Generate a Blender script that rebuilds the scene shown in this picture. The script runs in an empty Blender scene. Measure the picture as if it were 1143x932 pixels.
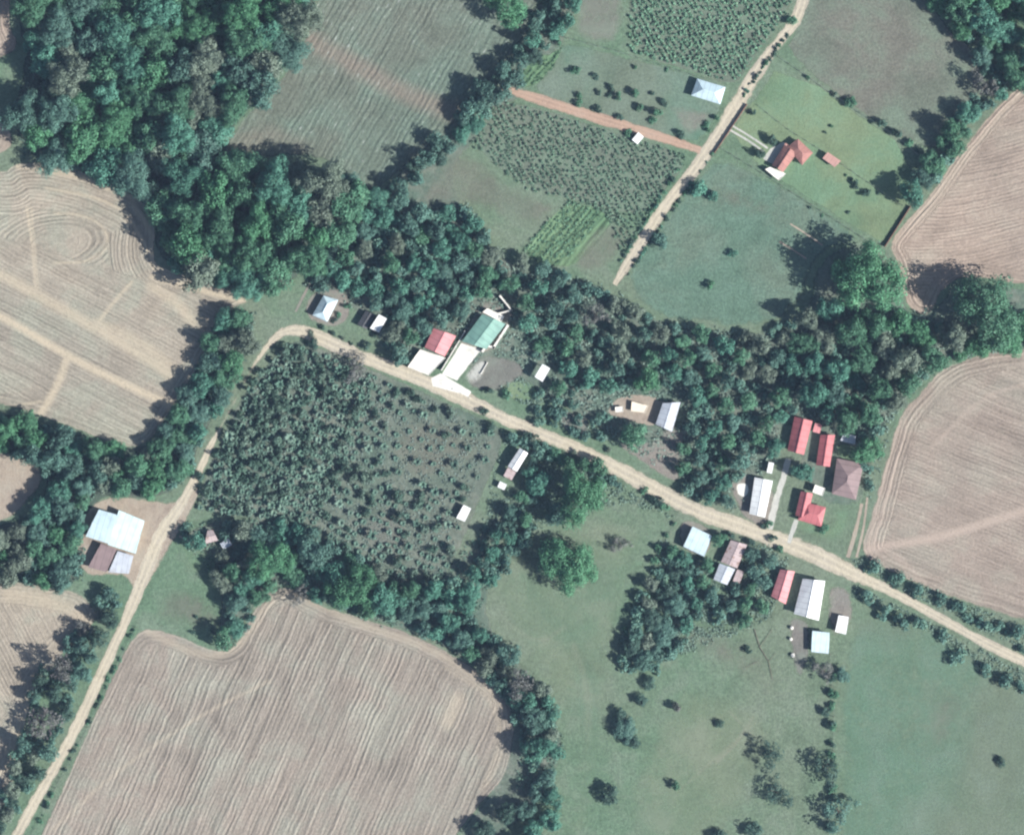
import bpy, bmesh, math, random
import numpy as np
from mathutils import Vector
random.seed(7); rng = np.random.default_rng(7)
S = 0.4                                   # metres per survey unit
def P(x, y): return ((x-571.5)*S, (466.0-y)*S)
sc = bpy.context.scene; C = sc.collection

# ------------------------------------------------------------------ node helpers
def new_mat(name):
    m = bpy.data.materials.new(name); m.use_nodes = True
    nt = m.node_tree; nt.nodes.clear()
    return m, nt
class NB:
    def __init__(s, nt): s.nt = nt
    def n(s, t, **k):
        nd = s.nt.nodes.new(t)
        for a, b in k.items(): setattr(nd, a, b)
        return nd
    def put(s, sock, v):
        if v is None: return
        if isinstance(v, bpy.types.NodeSocket): s.nt.links.new(v, sock)
        else:
            if hasattr(sock.default_value, '__len__') and not isinstance(v, (tuple, list)): v = (v, v, v)
            if hasattr(sock.default_value, '__len__') and len(sock.default_value) == 4 and len(v) == 3: v = tuple(v)+(1,)
            sock.default_value = v
    def math(s, op, a, b=None, c=None, clamp=False):
        nd = s.n('ShaderNodeMath', operation=op, use_clamp=clamp)
        s.put(nd.inputs[0], a); s.put(nd.inputs[1], b)
        if c is not None: s.put(nd.inputs[2], c)
        return nd.outputs[0]
    def mix(s, f, a, b, mode='MIX'):
        nd = s.n('ShaderNodeMix', data_type='RGBA', blend_type=mode, clamp_factor=True)
        s.put(nd.inputs[0], f); s.put(nd.inputs[6], a); s.put(nd.inputs[7], b)
        return nd.outputs[2]
    def noise(s, vec, scale, detail=3, rough=.55, dist=0.0):
        nd = s.n('ShaderNodeTexNoise'); s.put(nd.inputs['Vector'], vec)
        nd.inputs['Scale'].default_value = scale; nd.inputs['Detail'].default_value = detail
        nd.inputs['Roughness'].default_value = rough; nd.inputs['Distortion'].default_value = dist
        return nd.outputs[0]
    def rng(s, v, a, b, c=0.0, d=1.0):
        nd = s.n('ShaderNodeMapRange', interpolation_type='SMOOTHSTEP'); s.put(nd.inputs[0], v)
        for i, q in enumerate((a, b, c, d)): s.put(nd.inputs[i+1], q)
        return nd.outputs[0]
    def attr(s, name):
        return s.n('ShaderNodeAttribute', attribute_name=name).outputs['Fac']
    def comb(s, x, y, z=0.0):
        nd = s.n('ShaderNodeCombineXYZ'); s.put(nd.inputs[0], x); s.put(nd.inputs[1], y); s.put(nd.inputs[2], z)
        return nd.outputs[0]
    def scale_col(s, col, f):
        nd = s.n('ShaderNodeVectorMath', operation='SCALE'); s.put(nd.inputs[0], col); s.put(nd.inputs[3], f)
        return nd.outputs[0]

def ground_mat(name, a, b, c=None, big=.012, mid=.09, fine=.9, finek=.35, rows=None, alpha=True, track=None, bump=.5, seed=0.0, specks=None, amid=.5):
    """a,b large patches; c finer patches; rows=(period m, strength); track colour on the 'trk' mask"""
    def sat(c, f=1.28):
        l = .3*c[0]+.6*c[1]+.1*c[2]; return tuple(max(.01, l+(x-l)*f) for x in c)
    sf = .98 if a[0] > a[1] else 1.2
    if sf > 1: a, b, c = (tuple(x*.92 for x in k) if k else None for k in (a, b, c))
    a, b = sat(a, sf), sat(b, sf); c = sat(c, sf) if c else None
    m, nt = new_mat(name); q = NB(nt)
    pos = q.n('ShaderNodeNewGeometry').outputs['Position']
    off = q.n('ShaderNodeVectorMath', operation='ADD'); q.put(off.inputs[0], pos); off.inputs[1].default_value = (seed*37.1, seed*11.3, seed*5.0)
    pos = off.outputs[0]
    n1 = q.noise(pos, big, 5, .6, .6); n2 = q.noise(pos, mid, 5, .62, .4); n3 = q.noise(pos, fine, 4, .7)
    n4 = q.noise(pos, 2.3, 3, .6)
    col = q.mix(q.rng(n1, .38, .62), a, b)
    if c: col = q.mix(q.math('MULTIPLY', q.rng(n2, .42, .66), amid), col, c)
    h = n3
    k = q.math('MULTIPLY_ADD', q.math('SUBTRACT', n3, .5), finek*2.4, 1.0)
    k2 = q.math('MULTIPLY_ADD', q.math('SUBTRACT', n4, .5), finek*1.3, 1.0)
    k = q.math('MULTIPLY', k, k2)
    k = q.math('MULTIPLY', k, q.math('MULTIPLY_ADD', q.math('SUBTRACT', n2, .5), 1.0, 1.0))
    if rows:
        per, st = rows
        u = q.attr('u'); v = q.attr('v')
        uu = q.math('ADD', q.math('DIVIDE', u, per), q.math('MULTIPLY', n2, 1.6))
        r1 = q.noise(q.comb(uu, q.math('MULTIPLY', v, .032)), 1.0, 4, .62)
        r2 = q.noise(q.comb(q.math('MULTIPLY', uu, .14), q.math('MULTIPLY', v, .004)), 1.0, 3, .55)
        r3 = q.math('SINE', q.math('MULTIPLY', uu, 6.283))
        rr = q.math('ADD', q.math('MULTIPLY', q.math('SUBTRACT', r1, .5), 4.2), q.math('MULTIPLY', q.math('SUBTRACT', r2, .5), 1.6))
        rr = q.math('ADD', rr, q.math('MULTIPLY', r3, .34))
        fade = q.rng(q.noise(pos, .03, 3), .3, .6, .45, 1.0)
        rr = q.math('MULTIPLY', rr, fade)
        k = q.math('MULTIPLY', k, q.math('MULTIPLY_ADD', rr, st, 1.0))
        h = q.math('ADD', n3, q.math('MULTIPLY', rr, .8))
    col = q.scale_col(col, k)
    if track is not None:
        tr = q.attr('trk')
        tr = q.math('MULTIPLY', tr, q.rng(n3, .2, .6, .45, 1.0))
        col = q.mix(tr, col, track)
    if specks:
        sn = q.noise(q.comb(q.math('MULTIPLY', q.attr('u'), .95), q.math('MULTIPLY', q.attr('v'), .24)), 1.0, 2, .5)
        sp = q.math('MULTIPLY', q.rng(sn, .62, .72), q.rng(n2, .40, .6))
        col = q.mix(q.math('MULTIPLY', sp, specks[1]), col, specks[0])
    bs = q.n('ShaderNodeBsdfPrincipled'); q.put(bs.inputs['Base Color'], col)
    bs.inputs['Roughness'].default_value = .95; bs.inputs['Specular IOR Level'].default_value = .15
    bp = q.n('ShaderNodeBump'); bp.inputs['Strength'].default_value = bump; bp.inputs['Distance'].default_value = .6
    q.put(bp.inputs['Height'], h); q.put(bs.inputs['Normal'], bp.outputs[0])
    out = q.n('ShaderNodeOutputMaterial')
    if alpha:
        e = q.attr('edge')
        nz = q.noise(pos, .22, 5, .7)
        nzb = q.noise(pos, .05, 3, .6)
        aa = q.math('ADD', e, q.math('MULTIPLY', q.math('ADD', q.math('SUBTRACT', nz, .5), q.math('SUBTRACT', nzb, .5)), 1.5))
        soft = q.attr('soft')
        aa = q.rng(aa, .10, q.math('MULTIPLY_ADD', soft, .6, .62))
        aa = q.math('MULTIPLY', aa, q.rng(e, 0.0, q.math('MULTIPLY_ADD', soft, .5, .3)))
        aa = q.math('MULTIPLY', aa, q.math('MULTIPLY_ADD', soft, -.3, 1.0))
        tb = q.n('ShaderNodeBsdfTransparent'); mx = q.n('ShaderNodeMixShader')
        q.put(mx.inputs[0], aa); q.put(mx.inputs[1], tb.outputs[0]); q.put(mx.inputs[2], bs.outputs[0])
        q.put(out.inputs[0], mx.outputs[0])
    else: q.put(out.inputs[0], bs.outputs[0])
    return m

def seg_dist(X, Y, pts, closed=True):
    d = np.full(X.shape, 1e9); n = len(pts)
    for i in range(n if closed else n-1):
        x0, y0 = pts[i]; x1, y1 = pts[(i+1) % n]
        dx, dy = x1-x0, y1-y0; L = dx*dx+dy*dy+1e-9
        t = np.clip(((X-x0)*dx+(Y-y0)*dy)/L, 0, 1)
        d = np.minimum(d, np.hypot(X-x0-t*dx, Y-y0-t*dy))
    return d
def inside(X, Y, pts):
    r = np.zeros(X.shape, bool); n = len(pts)
    for i in range(n):
        x0, y0 = pts[i]; x1, y1 = pts[(i+1) % n]
        if y0 == y1: continue
        c = ((y0 > Y) != (y1 > Y)) & (X < (x1-x0)*(Y-y0)/(y1-y0)+x0)
        r ^= c
    return r
def chaikin(pts, k=2, closed=True):
    for _ in range(k):
        o = []; n = len(pts)
        if not closed: o.append(pts[0])
        for i in range(n if closed else n-1):
            a = pts[i]; b = pts[(i+1) % n]
            o += [(a[0]*.75+b[0]*.25, a[1]*.75+b[1]*.25), (a[0]*.25+b[0]*.75, a[1]*.25+b[1]*.75)]
        if not closed: o.append(pts[-1])
        pts = o
    return pts
def mesh_np(name, co, faces, attrs=None, mat=None):
    me = bpy.data.meshes.new(name); nv, nf = len(co), len(faces)
    me.vertices.add(nv); me.vertices.foreach_set('co', np.asarray(co, np.float32).ravel())
    k = faces.shape[1]
    me.loops.add(nf*k); me.loops.foreach_set('vertex_index', faces.astype(np.int32).ravel())
    me.polygons.add(nf); me.polygons.foreach_set('loop_start', np.arange(0, nf*k, k, dtype=np.int32))
    me.update(calc_edges=True)
    for a, v in (attrs or {}).items():
        at = me.attributes.new(a, 'FLOAT', 'POINT'); at.data.foreach_set('value', np.asarray(v, np.float32))
    if mat: me.materials.append(mat)
    me.validate()
    return me
zlev = [0.02]
def tagset(o, label=None, cat=None, group=None, kind=None):
    if label: o['label'] = label
    if cat: o['category'] = cat
    if group: o['group'] = group
    if kind: o['kind'] = kind
    return o
def sheet(name, poly, mat, feather=6, res=1.6, ufun=None, tracks=None, smooth=2, wob=0):
    p = chaikin(poly, smooth) if smooth else poly
    xs = [a for a, b in p]; ys = [b for a, b in p]
    gx = np.arange(min(xs)-res, max(xs)+2*res, res); gy = np.arange(min(ys)-res, max(ys)+2*res, res)
    X, Y = np.meshgrid(gx, gy); ins = inside(X, Y, p); D = seg_dist(X, Y, p)*np.where(ins, 1, -1)
    keep = ins
    cell = keep[:-1, :-1] | keep[1:, :-1] | keep[:-1, 1:] | keep[1:, 1:]
    idx = np.arange(X.size).reshape(X.shape)
    f = np.stack([idx[:-1, :-1][cell], idx[1:, :-1][cell], idx[1:, 1:][cell], idx[:-1, 1:][cell]], 1)
    used = np.unique(f); remap = np.zeros(X.size, int); remap[used] = np.arange(len(used)); f = remap[f]
    xf, yf, df = X.ravel()[used], Y.ravel()[used], D.ravel()[used]
    z = zlev[0]; zlev[0] += .012
    co = np.stack([(xf-571.5)*S, (466-yf)*S, np.full(len(xf), z)], 1)
    at = {'edge': np.clip(df/feather, 0, 1), 'soft': np.full(len(df), 1.0 if feather >= 14 else 0.0)}
    if ufun:
        u, v = ufun(xf, yf, np.maximum(df, 0)); at['u'] = u*S; at['v'] = v*S
    if tracks is not None:
        t = np.zeros(len(xf))
        for pl, w, k in tracks:
            d = seg_dist(xf, yf, chaikin(pl, 2, False), False)
            t = np.maximum(t, k*np.clip(1.3-d/w, 0, 1))
        at['trk'] = t
    o = bpy.data.objects.new(name, mesh_np(name, co, f, at, mat)); C.objects.link(o)
    o['kind'] = 'structure'; o.visible_shadow = False; return o      # flush with the ground, 1 cm
def straight(dx, dy):
    L = math.hypot(dx, dy); dx /= L; dy /= L
    return lambda x, y: (-dy*x+dx*y, dx*x+dy*y)
def ribbon(name, pts, widths, mat, strength=None):
    """dirt road as a ribbon; attributes edge (0 at side) and t (-1..1)"""
    q = chaikin([(p[0], p[1]) for p in pts], 3, False)
    w = [(a, a) for a in widths]; w = chaikin(w, 3, False); w = [a[0] for a in w]
    s = strength or [1]*len(pts); s = [a[0] for a in chaikin([(a, a) for a in s], 3, False)]
    # resample
    Q = [];
    for i in range(len(q)-1):
        L = math.dist(q[i], q[i+1]); k = max(1, int(L/2.5))
        for j in range(k):
            t = j/k; Q.append((q[i][0]+(q[i+1][0]-q[i][0])*t, q[i][1]+(q[i+1][1]-q[i][1])*t, w[i]+(w[i+1]-w[i])*t, s[i]+(s[i+1]-s[i])*t))
    Q.append((*q[-1], w[-1], s[-1])); n = len(Q); M = 13
    co = []; e = []; T = []; V = []; z = zlev[0]; zlev[0] += .012; acc = 0
    for i, (x, y, ww, ss) in enumerate(Q):
        a = Q[max(0, i-1)]; b = Q[min(n-1, i+1)]; L = math.dist(a[:2], b[:2])+1e-9
        nx, ny = -(b[1]-a[1])/L, (b[0]-a[0])/L
        acc += L/2*S
        for j in range(M):
            t = j/(M-1)*2-1; hw = ww/2*1.35
            X, Y = P(x+nx*t*hw, y+ny*t*hw); co.append((X, Y, z)); e.append((1-abs(t))*1.7*ss); T.append(t*1.35); V.append(acc)
    idx = np.arange(n*M).reshape(n, M)
    f = np.stack([idx[:-1, :-1].ravel(), idx[:-1, 1:].ravel(), idx[1:, 1:].ravel(), idx[1:, :-1].ravel()], 1)
    T = np.array(T)
    trk = np.exp(-((np.abs(T)-.42)/.2)**2)
    o = bpy.data.objects.new(name, mesh_np(name, np.array(co), f, {'edge': np.minimum(np.array(e), 1), 'trk': trk}, mat)); C.objects.link(o)
    o['kind'] = 'structure'
    o.visible_shadow = False
    return o

# ------------------------------------------------------------------ ground colours (linear albedo)
G1 = (.128, .190, .132); G2 = (.155, .195, .145); G3 = (.135, .155, .128)
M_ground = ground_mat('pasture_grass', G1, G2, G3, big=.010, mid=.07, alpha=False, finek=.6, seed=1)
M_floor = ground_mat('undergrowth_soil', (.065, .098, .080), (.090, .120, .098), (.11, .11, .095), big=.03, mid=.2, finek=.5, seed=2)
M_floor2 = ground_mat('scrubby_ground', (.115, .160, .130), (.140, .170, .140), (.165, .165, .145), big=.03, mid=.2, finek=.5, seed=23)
M_tan1 = ground_mat('harvested_soil', (.325, .285, .228), (.280, .252, .205), (.240, .240, .192), big=.012, mid=.05, finek=.42, rows=(1.7, .27), track=(.46, .395, .295), seed=3, amid=.85)
M_tan3 = ground_mat('furrowed_soil', (.275, .236, .197), (.250, .222, .186), (.220, .218, .180), big=.012, mid=.05, finek=.42, rows=(2.1, .30), track=(.38, .33, .26), seed=4, amid=.8)
M_tan4 = ground_mat('stubble_soil', (.320, .255, .208), (.292, .238, .196), (.245, .222, .180), big=.014, mid=.05, finek=.42, rows=(1.6, .27), track=(.40, .34, .275), seed=5)
M_tan5 = ground_mat('dry_field_soil', (.290, .240, .200), (.262, .225, .188), (.222, .216, .176), big=.014, mid=.05, finek=.42, rows=(1.6, .27), track=(.38, .31, .26), seed=6)
M_meadow = ground_mat('meadow_grass', (.135, .165, .135), (.152, .168, .140), (.118, .160, .132), big=.012, mid=.06, finek=.55, rows=(2.4, .03), track=(.235, .180, .150), seed=7, specks=((.33, .36, .33), .75))
M_crop = ground_mat('crop_soil', (.140, .175, .140), (.155, .180, .145), (.12, .175, .13), big=.02, mid=.1, finek=.35, seed=8)
M_lawn = ground_mat('mown_lawn', (.145, .215, .142), (.19, .238, .155), (.125, .200, .142), big=.022, mid=.05, finek=.3, seed=9)
M_gray = ground_mat('fallow_ground', (.145, .165, .135), (.165, .165, .142), (.125, .170, .130), big=.018, mid=.06, finek=.5, seed=10)
M_purp = ground_mat('bare_greyish_soil', (.185, .175, .160), (.160, .165, .145), (.14, .175, .14), big=.03, mid=.1, finek=.25, seed=11)
M_past = ground_mat('light_pasture', (.170, .210, .150), (.130, .195, .140), (.180, .190, .155), big=.014, mid=.05, finek=.38, track=(.27, .255, .205), seed=12)
M_past2 = ground_mat('green_pasture', (.115, .192, .142), (.150, .185, .145), (.130, .165, .140), big=.012, mid=.05, finek=.42, seed=13)
M_dirt = ground_mat('yard_dirt', (.34, .285, .225), (.30, .25, .205), (.24, .225, .185), big=.04, mid=.15, finek=.25, seed=14)
M_dirt2 = ground_mat('trodden_earth', (.23, .205, .18), (.20, .19, .17), (.14, .165, .13), big=.04, mid=.15, finek=.3, seed=15)
M_road = ground_mat('gravel_road', (.42, .375, .29), (.37, .335, .27), (.33, .30, .25), big=.03, mid=.14, finek=.34, track=(.50, .45, .345), seed=16)
M_orange = ground_mat('reddish_earth_track', (.37, .255, .190), (.33, .235, .18), (.27, .22, .175), big=.03, mid=.14, finek=.16, track=(.41, .285, .215), seed=17)
M_plot = ground_mat('plantation_soil', (.115, .155, .125), (.145, .170, .142), (.17, .175, .15), big=.02, mid=.12, finek=.4, seed=18)
M_ridge = ground_mat('ridged_crop_rows', (.12, .20, .125), (.145, .215, .135), None, big=.02, mid=.1, finek=.2, rows=(2.6, .55), seed=19)
M_concrete = ground_mat('worn_concrete', (.50, .50, .47), (.44, .45, .42), (.34, .34, .31), big=.05, mid=.2, finek=.15, seed=20)
M_paleconc = ground_mat('whitewashed_concrete', (.76, .75, .70), (.66, .65, .60), (.52, .50, .45), big=.05, mid=.2, finek=.15, seed=21)
M_bluegr = ground_mat('coarse_bluish_grass', (.115, .175, .135), (.14, .185, .145), (.10, .15, .12), big=.03, mid=.12, finek=.6, seed=22)

# ground: one sheet far past the frame
me = mesh_np('ground', np.array([(-3000, -3000, 0), (3000, -3000, 0), (3000, 3000, 0), (-3000, 3000, 0)], float), np.array([[0, 1, 2, 3]]), None, M_ground)
o = bpy.data.objects.new('ground', me); C.objects.link(o); o['kind'] = 'structure'

# ------------------------------------------------------------------ fields
sF = sheet
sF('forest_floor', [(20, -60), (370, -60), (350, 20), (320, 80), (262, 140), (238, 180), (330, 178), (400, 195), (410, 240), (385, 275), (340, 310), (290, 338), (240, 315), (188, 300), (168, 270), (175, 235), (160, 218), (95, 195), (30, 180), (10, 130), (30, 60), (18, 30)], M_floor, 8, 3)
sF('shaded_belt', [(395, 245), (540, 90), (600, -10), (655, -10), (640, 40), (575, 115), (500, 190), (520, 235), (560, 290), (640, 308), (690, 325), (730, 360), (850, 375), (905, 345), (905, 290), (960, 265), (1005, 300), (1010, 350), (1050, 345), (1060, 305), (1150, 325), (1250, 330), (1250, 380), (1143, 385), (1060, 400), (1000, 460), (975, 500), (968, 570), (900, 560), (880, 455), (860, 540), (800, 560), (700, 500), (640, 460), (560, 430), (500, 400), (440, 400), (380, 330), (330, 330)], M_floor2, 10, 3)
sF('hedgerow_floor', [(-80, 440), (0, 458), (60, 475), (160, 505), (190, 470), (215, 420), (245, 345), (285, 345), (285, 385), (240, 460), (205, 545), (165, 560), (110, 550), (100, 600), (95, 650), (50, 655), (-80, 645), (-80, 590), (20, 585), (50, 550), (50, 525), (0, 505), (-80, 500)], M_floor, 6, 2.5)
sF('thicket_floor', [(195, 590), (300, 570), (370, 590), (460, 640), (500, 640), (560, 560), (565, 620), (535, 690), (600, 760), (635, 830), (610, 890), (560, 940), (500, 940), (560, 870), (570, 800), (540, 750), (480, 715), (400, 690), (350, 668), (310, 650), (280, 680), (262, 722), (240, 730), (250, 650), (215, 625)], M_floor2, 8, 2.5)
sF('meadow', [(362, -60), (600, -60), (605, 10), (560, 80), (500, 150), (450, 190), (405, 225), (385, 190), (340, 172), (280, 178), (232, 192), (262, 140), (300, 100), (345, 45)], M_meadow, 8, 1.8,
   ufun=lambda x, y, d: straight(.5, -.86)(x, y), tracks=[([(345, 45), (400, 75), (450, 105), (520, 130)], 13, .55), ([(250, 175), (300, 150), (330, 165)], 14, .3)])
F1 = [(-200, 150), (0, 196), (20, 180), (50, 181), (95, 191), (132, 206), (165, 226), (176, 250), (171, 290), (192, 303), (230, 311), (286, 336), (258, 344), (246, 372), (216, 418), (190, 463), (160, 505), (110, 490), (60, 470), (20, 458), (-30, 446), (-200, 430)]
def u1(x, y, d):
    a, b = straight(1, .52)(x, y)
    # turning loops of the harvester round the upper part of the field
    ex = np.maximum(np.hypot((x-60)/1.9, (y-272)+(x-60)*.12), 13+(y-272)*.25); top = (y < 300+.30*x-35)
    u = np.where(top & (d > 52), ex*1.0+300, np.where(top | (d < 14), d, a)); return u, np.where(top, x*1.3+y*.3, b)
sF('harvested_field', F1, M_tan1, 5, 1.3, ufun=u1, tracks=[([(-60, 280), (0, 306), (60, 340), (110, 368), (190, 415), (190, 430)], 7, .7), ([(-60, 325), (0, 352), (60, 388), (90, 405), (130, 425), (190, 452)], 5, 1), ([(75, 400), (65, 430), (43, 466)], 5, .9),
   ([(30, 232), (37, 280), (40, 325)], 2, .7), ([(35, 232), (43, 325)], 1.6, .5), ([(147, 315), (125, 340), (108, 362)], 2.2, .7), ([(52, 210), (130, 225), (162, 270), (172, 300)], 2, .6), ([(170, 310), (215, 322), (275, 337)], 4, .9), ([(140, 215), (172, 262), (172, 292)], 4, .8),
   ([(20, 186), (90, 197), (150, 222)], 3.5, .7), ([(60, 294), (100, 293), (122, 275), (118, 255), (95, 240), (60, 238)], 1.8, .55), ([(108, 362), (150, 378), (190, 410)], 8, .6), ([(170, 320), (200, 340), (215, 360)], 7, .6), ([(45, 448), (10, 455)], 2, .6)])
sF('harvested_field', [(-200, 640), (0, 646), (50, 652), (95, 662), (112, 688), (95, 712), (66, 735), (45, 765), (28, 805), (25, 850), (8, 892), (-10, 930), (-60, 1050), (-200, 1050)], M_tan1, 5, 1.6,
   ufun=lambda x, y, d: (np.where(d < 26, d, straight(.55, 1)(x, y)[0]), straight(.55, 1)(x, y)[1]), tracks=[([(10, 665), (60, 672), (90, 690)], 10, .45), ([(0, 860), (20, 820), (40, 770)], 6, .5)])
sF('bare_earth_patch', [(-60, 505), (0, 503), (30, 508), (50, 527), (45, 548), (12, 582), (-60, 600)], M_dirt, 6)
sF('harvested_field', [(-60, -60), (10, -60), (14, 0), (10, 30), (24, 50), (8, 66), (-60, 80)], M_tan4, 5, ufun=lambda x, y, d: (d, x+y), tracks=[])
sF('bare_earth_patch', [(-60, 130), (6, 134), (16, 150), (12, 172), (-60, 190)], M_dirt, 4)
F3 = [(-20, 1080), (28, 965), (60, 900), (100, 810), (128, 745), (148, 708), (168, 699), (200, 708), (238, 727), (262, 722), (277, 690), (296, 660), (322, 652), (350, 672), (400, 688), (450, 702), (500, 726), (548, 755), (575, 785), (574, 830), (562, 872), (530, 905), (500, 945), (460, 1080)]
def u3(x, y, d):
    a, b = straight(.40, -.915)(x, y); right = ((y < 790) | (x > 540)); return np.where((d < 17) & right, d*1.1, a), b
sF('furrowed_field', F3, M_tan3, 4, 1.3, ufun=u3, tracks=[([(510, 782), (500, 805)], 11, .75), ([(165, 705), (235, 738), (275, 715), (300, 668), (330, 662), (400, 697), (480, 722), (545, 765), (568, 800)], 5, .6), ([(60, 925), (130, 860), (220, 800), (300, 760)], 2.5, .55), ([(500, 745), (550, 775), (562, 830), (540, 880)], 5, .45)])
F4 = [(1300, 40), (1143, 92), (1118, 112), (1092, 142), (1068, 172), (1042, 212), (1012, 245), (988, 274), (1004, 300), (1010, 345), (1040, 356), (1052, 320), (1090, 308), (1143, 322), (1300, 320)]
sF('harvested_field', F4, M_tan4, 5, 1.4, ufun=lambda x, y, d: (np.where(d < 16, d, y+.03*x+14*np.sin(x/60)), x), tracks=[([(1143, 100), (1100, 150), (1040, 225), (1000, 270)], 4, .5)])
F5 = [(1300, 380), (1143, 387), (1100, 391), (1060, 404), (1022, 438), (1000, 470), (985, 520), (972, 575), (956, 622), (1000, 642), (1050, 664), (1143, 694), (1300, 750)]
sF('harvested_field', F5, M_tan5, 6, 1.4, ufun=lambda x, y, d: (np.where(d < 24, d*.8, straight(1, .40)(x, y)[0]), x), tracks=[([(960, 616), (975, 611), (1040, 602), (1090, 587), (1143, 570), (1250, 540)], 5.5, 1), ([(1005, 470), (985, 540), (968, 612)], 2, .7), ([(1012, 470), (992, 545), (975, 605)], 2, .7), ([(1000, 620), (1030, 650)], 5, .5), ([(1040, 500), (1100, 440), (1143, 430)], 3, .4)])
sF('crop_field', [(702, -40), (905, -40), (876, 22), (846, 62), (822, 98), (800, 92), (768, 80), (700, 62)], M_crop, 5)
sF('fallow_plot', [(650, -40), (702, -40), (698, 58), (655, 50), (632, 38)], M_purp, 14)
sF('orchard_grass', [(630, 45), (700, 62), (770, 82), (800, 92), (808, 120), (790, 150), (770, 163), (640, 122), (590, 102), (610, 60)], M_past2, 6)
sF('yard', [(740, 112), (775, 115), (805, 122), (790, 150), (768, 160), (745, 135)], M_dirt2, 14)
sF('crop_field', [(545, 115), (570, 110), (660, 137), (772, 172), (752, 205), (722, 240), (700, 240), (640, 225), (590, 215), (520, 160)], M_crop, 6)
sF('fallow_plot', [(500, 160), (520, 158), (590, 212), (640, 224), (600, 268), (560, 250), (520, 232), (455, 235), (470, 205)], M_gray, 20)
sF('vegetable_rows', [(636, 222), (690, 240), (672, 270), (640, 300), (605, 298), (582, 282), (604, 252)], M_ridge, 5, 1, ufun=lambda x, y, d: straight(.62, -.78)(x, y))
sF('fallow_plot', [(665, 240), (705, 245), (715, 262), (685, 300), (655, 312), (630, 295)], M_gray, 14)
sF('vegetable_rows', [(580, 82), (600, 60), (612, 62), (632, 48), (620, 76), (598, 98), (575, 100)], M_ridge, 5, 1, ufun=lambda x, y, d: straight(.66, -.75)(x, y))
sF('lawn', [(872, 66), (1042, 186), (992, 272), (975, 270), (806, 160), (838, 112)], M_lawn, 5, smooth=1)
sF('fallow_field', [(912, -40), (1020, -40), (1048, 20), (1090, 55), (1098, 95), (1072, 140), (1042, 182), (872, 64), (890, 30)], M_gray, 6)
sF('pasture', [(806, 164), (975, 268), (930, 275), (905, 300), (900, 335), (850, 372), (730, 358), (690, 322), (720, 272), (770, 200)], M_bluegr, 12)
sF('fallow_plot', [(800, 185), (865, 205), (935, 262), (905, 285), (850, 262), (800, 250), (770, 230)], M_gray, 40)
sF('pasture', [(545, 600), (600, 575), (690, 560), (740, 590), (735, 640), (705, 690), (700, 780), (680, 940), (610, 960), (640, 850), (600, 770), (535, 700)], M_past, 40, tracks=[([(640, 720), (660, 780), (650, 860)], 5, .25), ([(560, 690), (600, 720), (630, 700)], 3, .25)])
sF('pasture', [(760, 740), (860, 770), (880, 830), (840, 930), (780, 990), (660, 1000), (690, 860), (720, 790)], M_past, 45, tracks=[([(870, 758), (840, 800), (822, 830), (800, 850)], 2, .55), ([(815, 795), (850, 830), (872, 842)], 1.6, .4), ([(760, 880), (800, 845), (850, 800), (885, 770)], 1.5, .35), ([(700, 838), (698, 862), (690, 890)], 3.5, .6)])
sF('fallow_plot', [(740, 650), (800, 680), (880, 720), (900, 800), (850, 800), (780, 750), (730, 740)], M_gray, 50)
sF('pasture', [(945, 690), (1000, 668), (1060, 705), (1143, 765), (1250, 800), (1250, 1050), (930, 1050), (928, 800)], M_past2, 16)
sF('fallow_plot', [(1040, 740), (1100, 760), (1100, 830), (1040, 870), (1000, 840), (1000, 780)], M_gray, 60)
sF('plantation_ground', [(322, 378), (345, 380), (395, 402), (455, 428), (515, 455), (560, 474), (562, 500), (535, 560), (505, 640), (470, 665), (430, 640), (360, 605), (300, 582), (215, 572), (240, 500), (275, 430)], M_plot, 6)
sF('open_grass', [(420, 470), (480, 455), (545, 475), (545, 510), (500, 550), (440, 540)], M_gray, 22)
sF('open_grass', [(395, 575), (440, 560), (470, 600), (440, 630), (400, 615)], M_purp, 16)
sF('small_field', [(185, 642), (245, 660), (262, 690), (242, 718), (205, 706), (160, 694)], M_gray, 24)
sF('yard', [(90, 575), (115, 552), (165, 556), (200, 560), (222, 535), (228, 545), (195, 605), (170, 650), (150, 680), (145, 640), (95, 648), (82, 610)], M_dirt, 6)
sF('yard', [(690, 440), (730, 440), (750, 450), (735, 480), (700, 470), (672, 462)], M_dirt, 5, 1.2)
sF('yard', [(745, 470), (775, 480), (760, 505), (760, 545), (720, 520), (690, 500), (690, 490), (730, 495)], M_dirt2, 8)
sF('yard', [(540, 392), (580, 400), (590, 420), (550, 442), (520, 432), (520, 415)], M_purp, 8)
sF('yard', [(625, 455), (660, 465), (660, 490), (625, 480)], M_purp, 6)
sF('yard', [(880, 685), (905, 690), (905, 735), (895, 760), (882, 745), (878, 720)], M_purp, 9)
sF('yard', [(925, 650), (955, 655), (952, 700), (940, 715), (925, 710), (922, 680)], M_dirt2, 13)
sF('yard', [(815, 520), (870, 540), (860, 590), (830, 582), (815, 550)], M_dirt2, 6)
sF('yard', [(760, 575), (800, 590), (790, 625), (755, 612)], M_dirt2, 6)
sF('yard', [(335, 345), (350, 322), (385, 320), (395, 345), (380, 368), (345, 362)], M_dirt2, 7)
sF('yard', [(535, 330), (575, 345), (570, 365), (548, 395), (520, 395), (505, 400), (515, 375)], M_dirt2, 7)
sF('yard_lawn', [(925, 560), (958, 565), (945, 612), (885, 600), (870, 575), (880, 550), (925, 590)], M_lawn, 14)
sF('yard_lawn', [(935, 492), (962, 500), (962, 518), (932, 512)], M_lawn, 3, 1)
sF('yard_lawn', [(210, 590), (240, 610), (270, 612), (275, 650), (230, 652), (190, 640)], M_lawn, 20)
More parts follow.
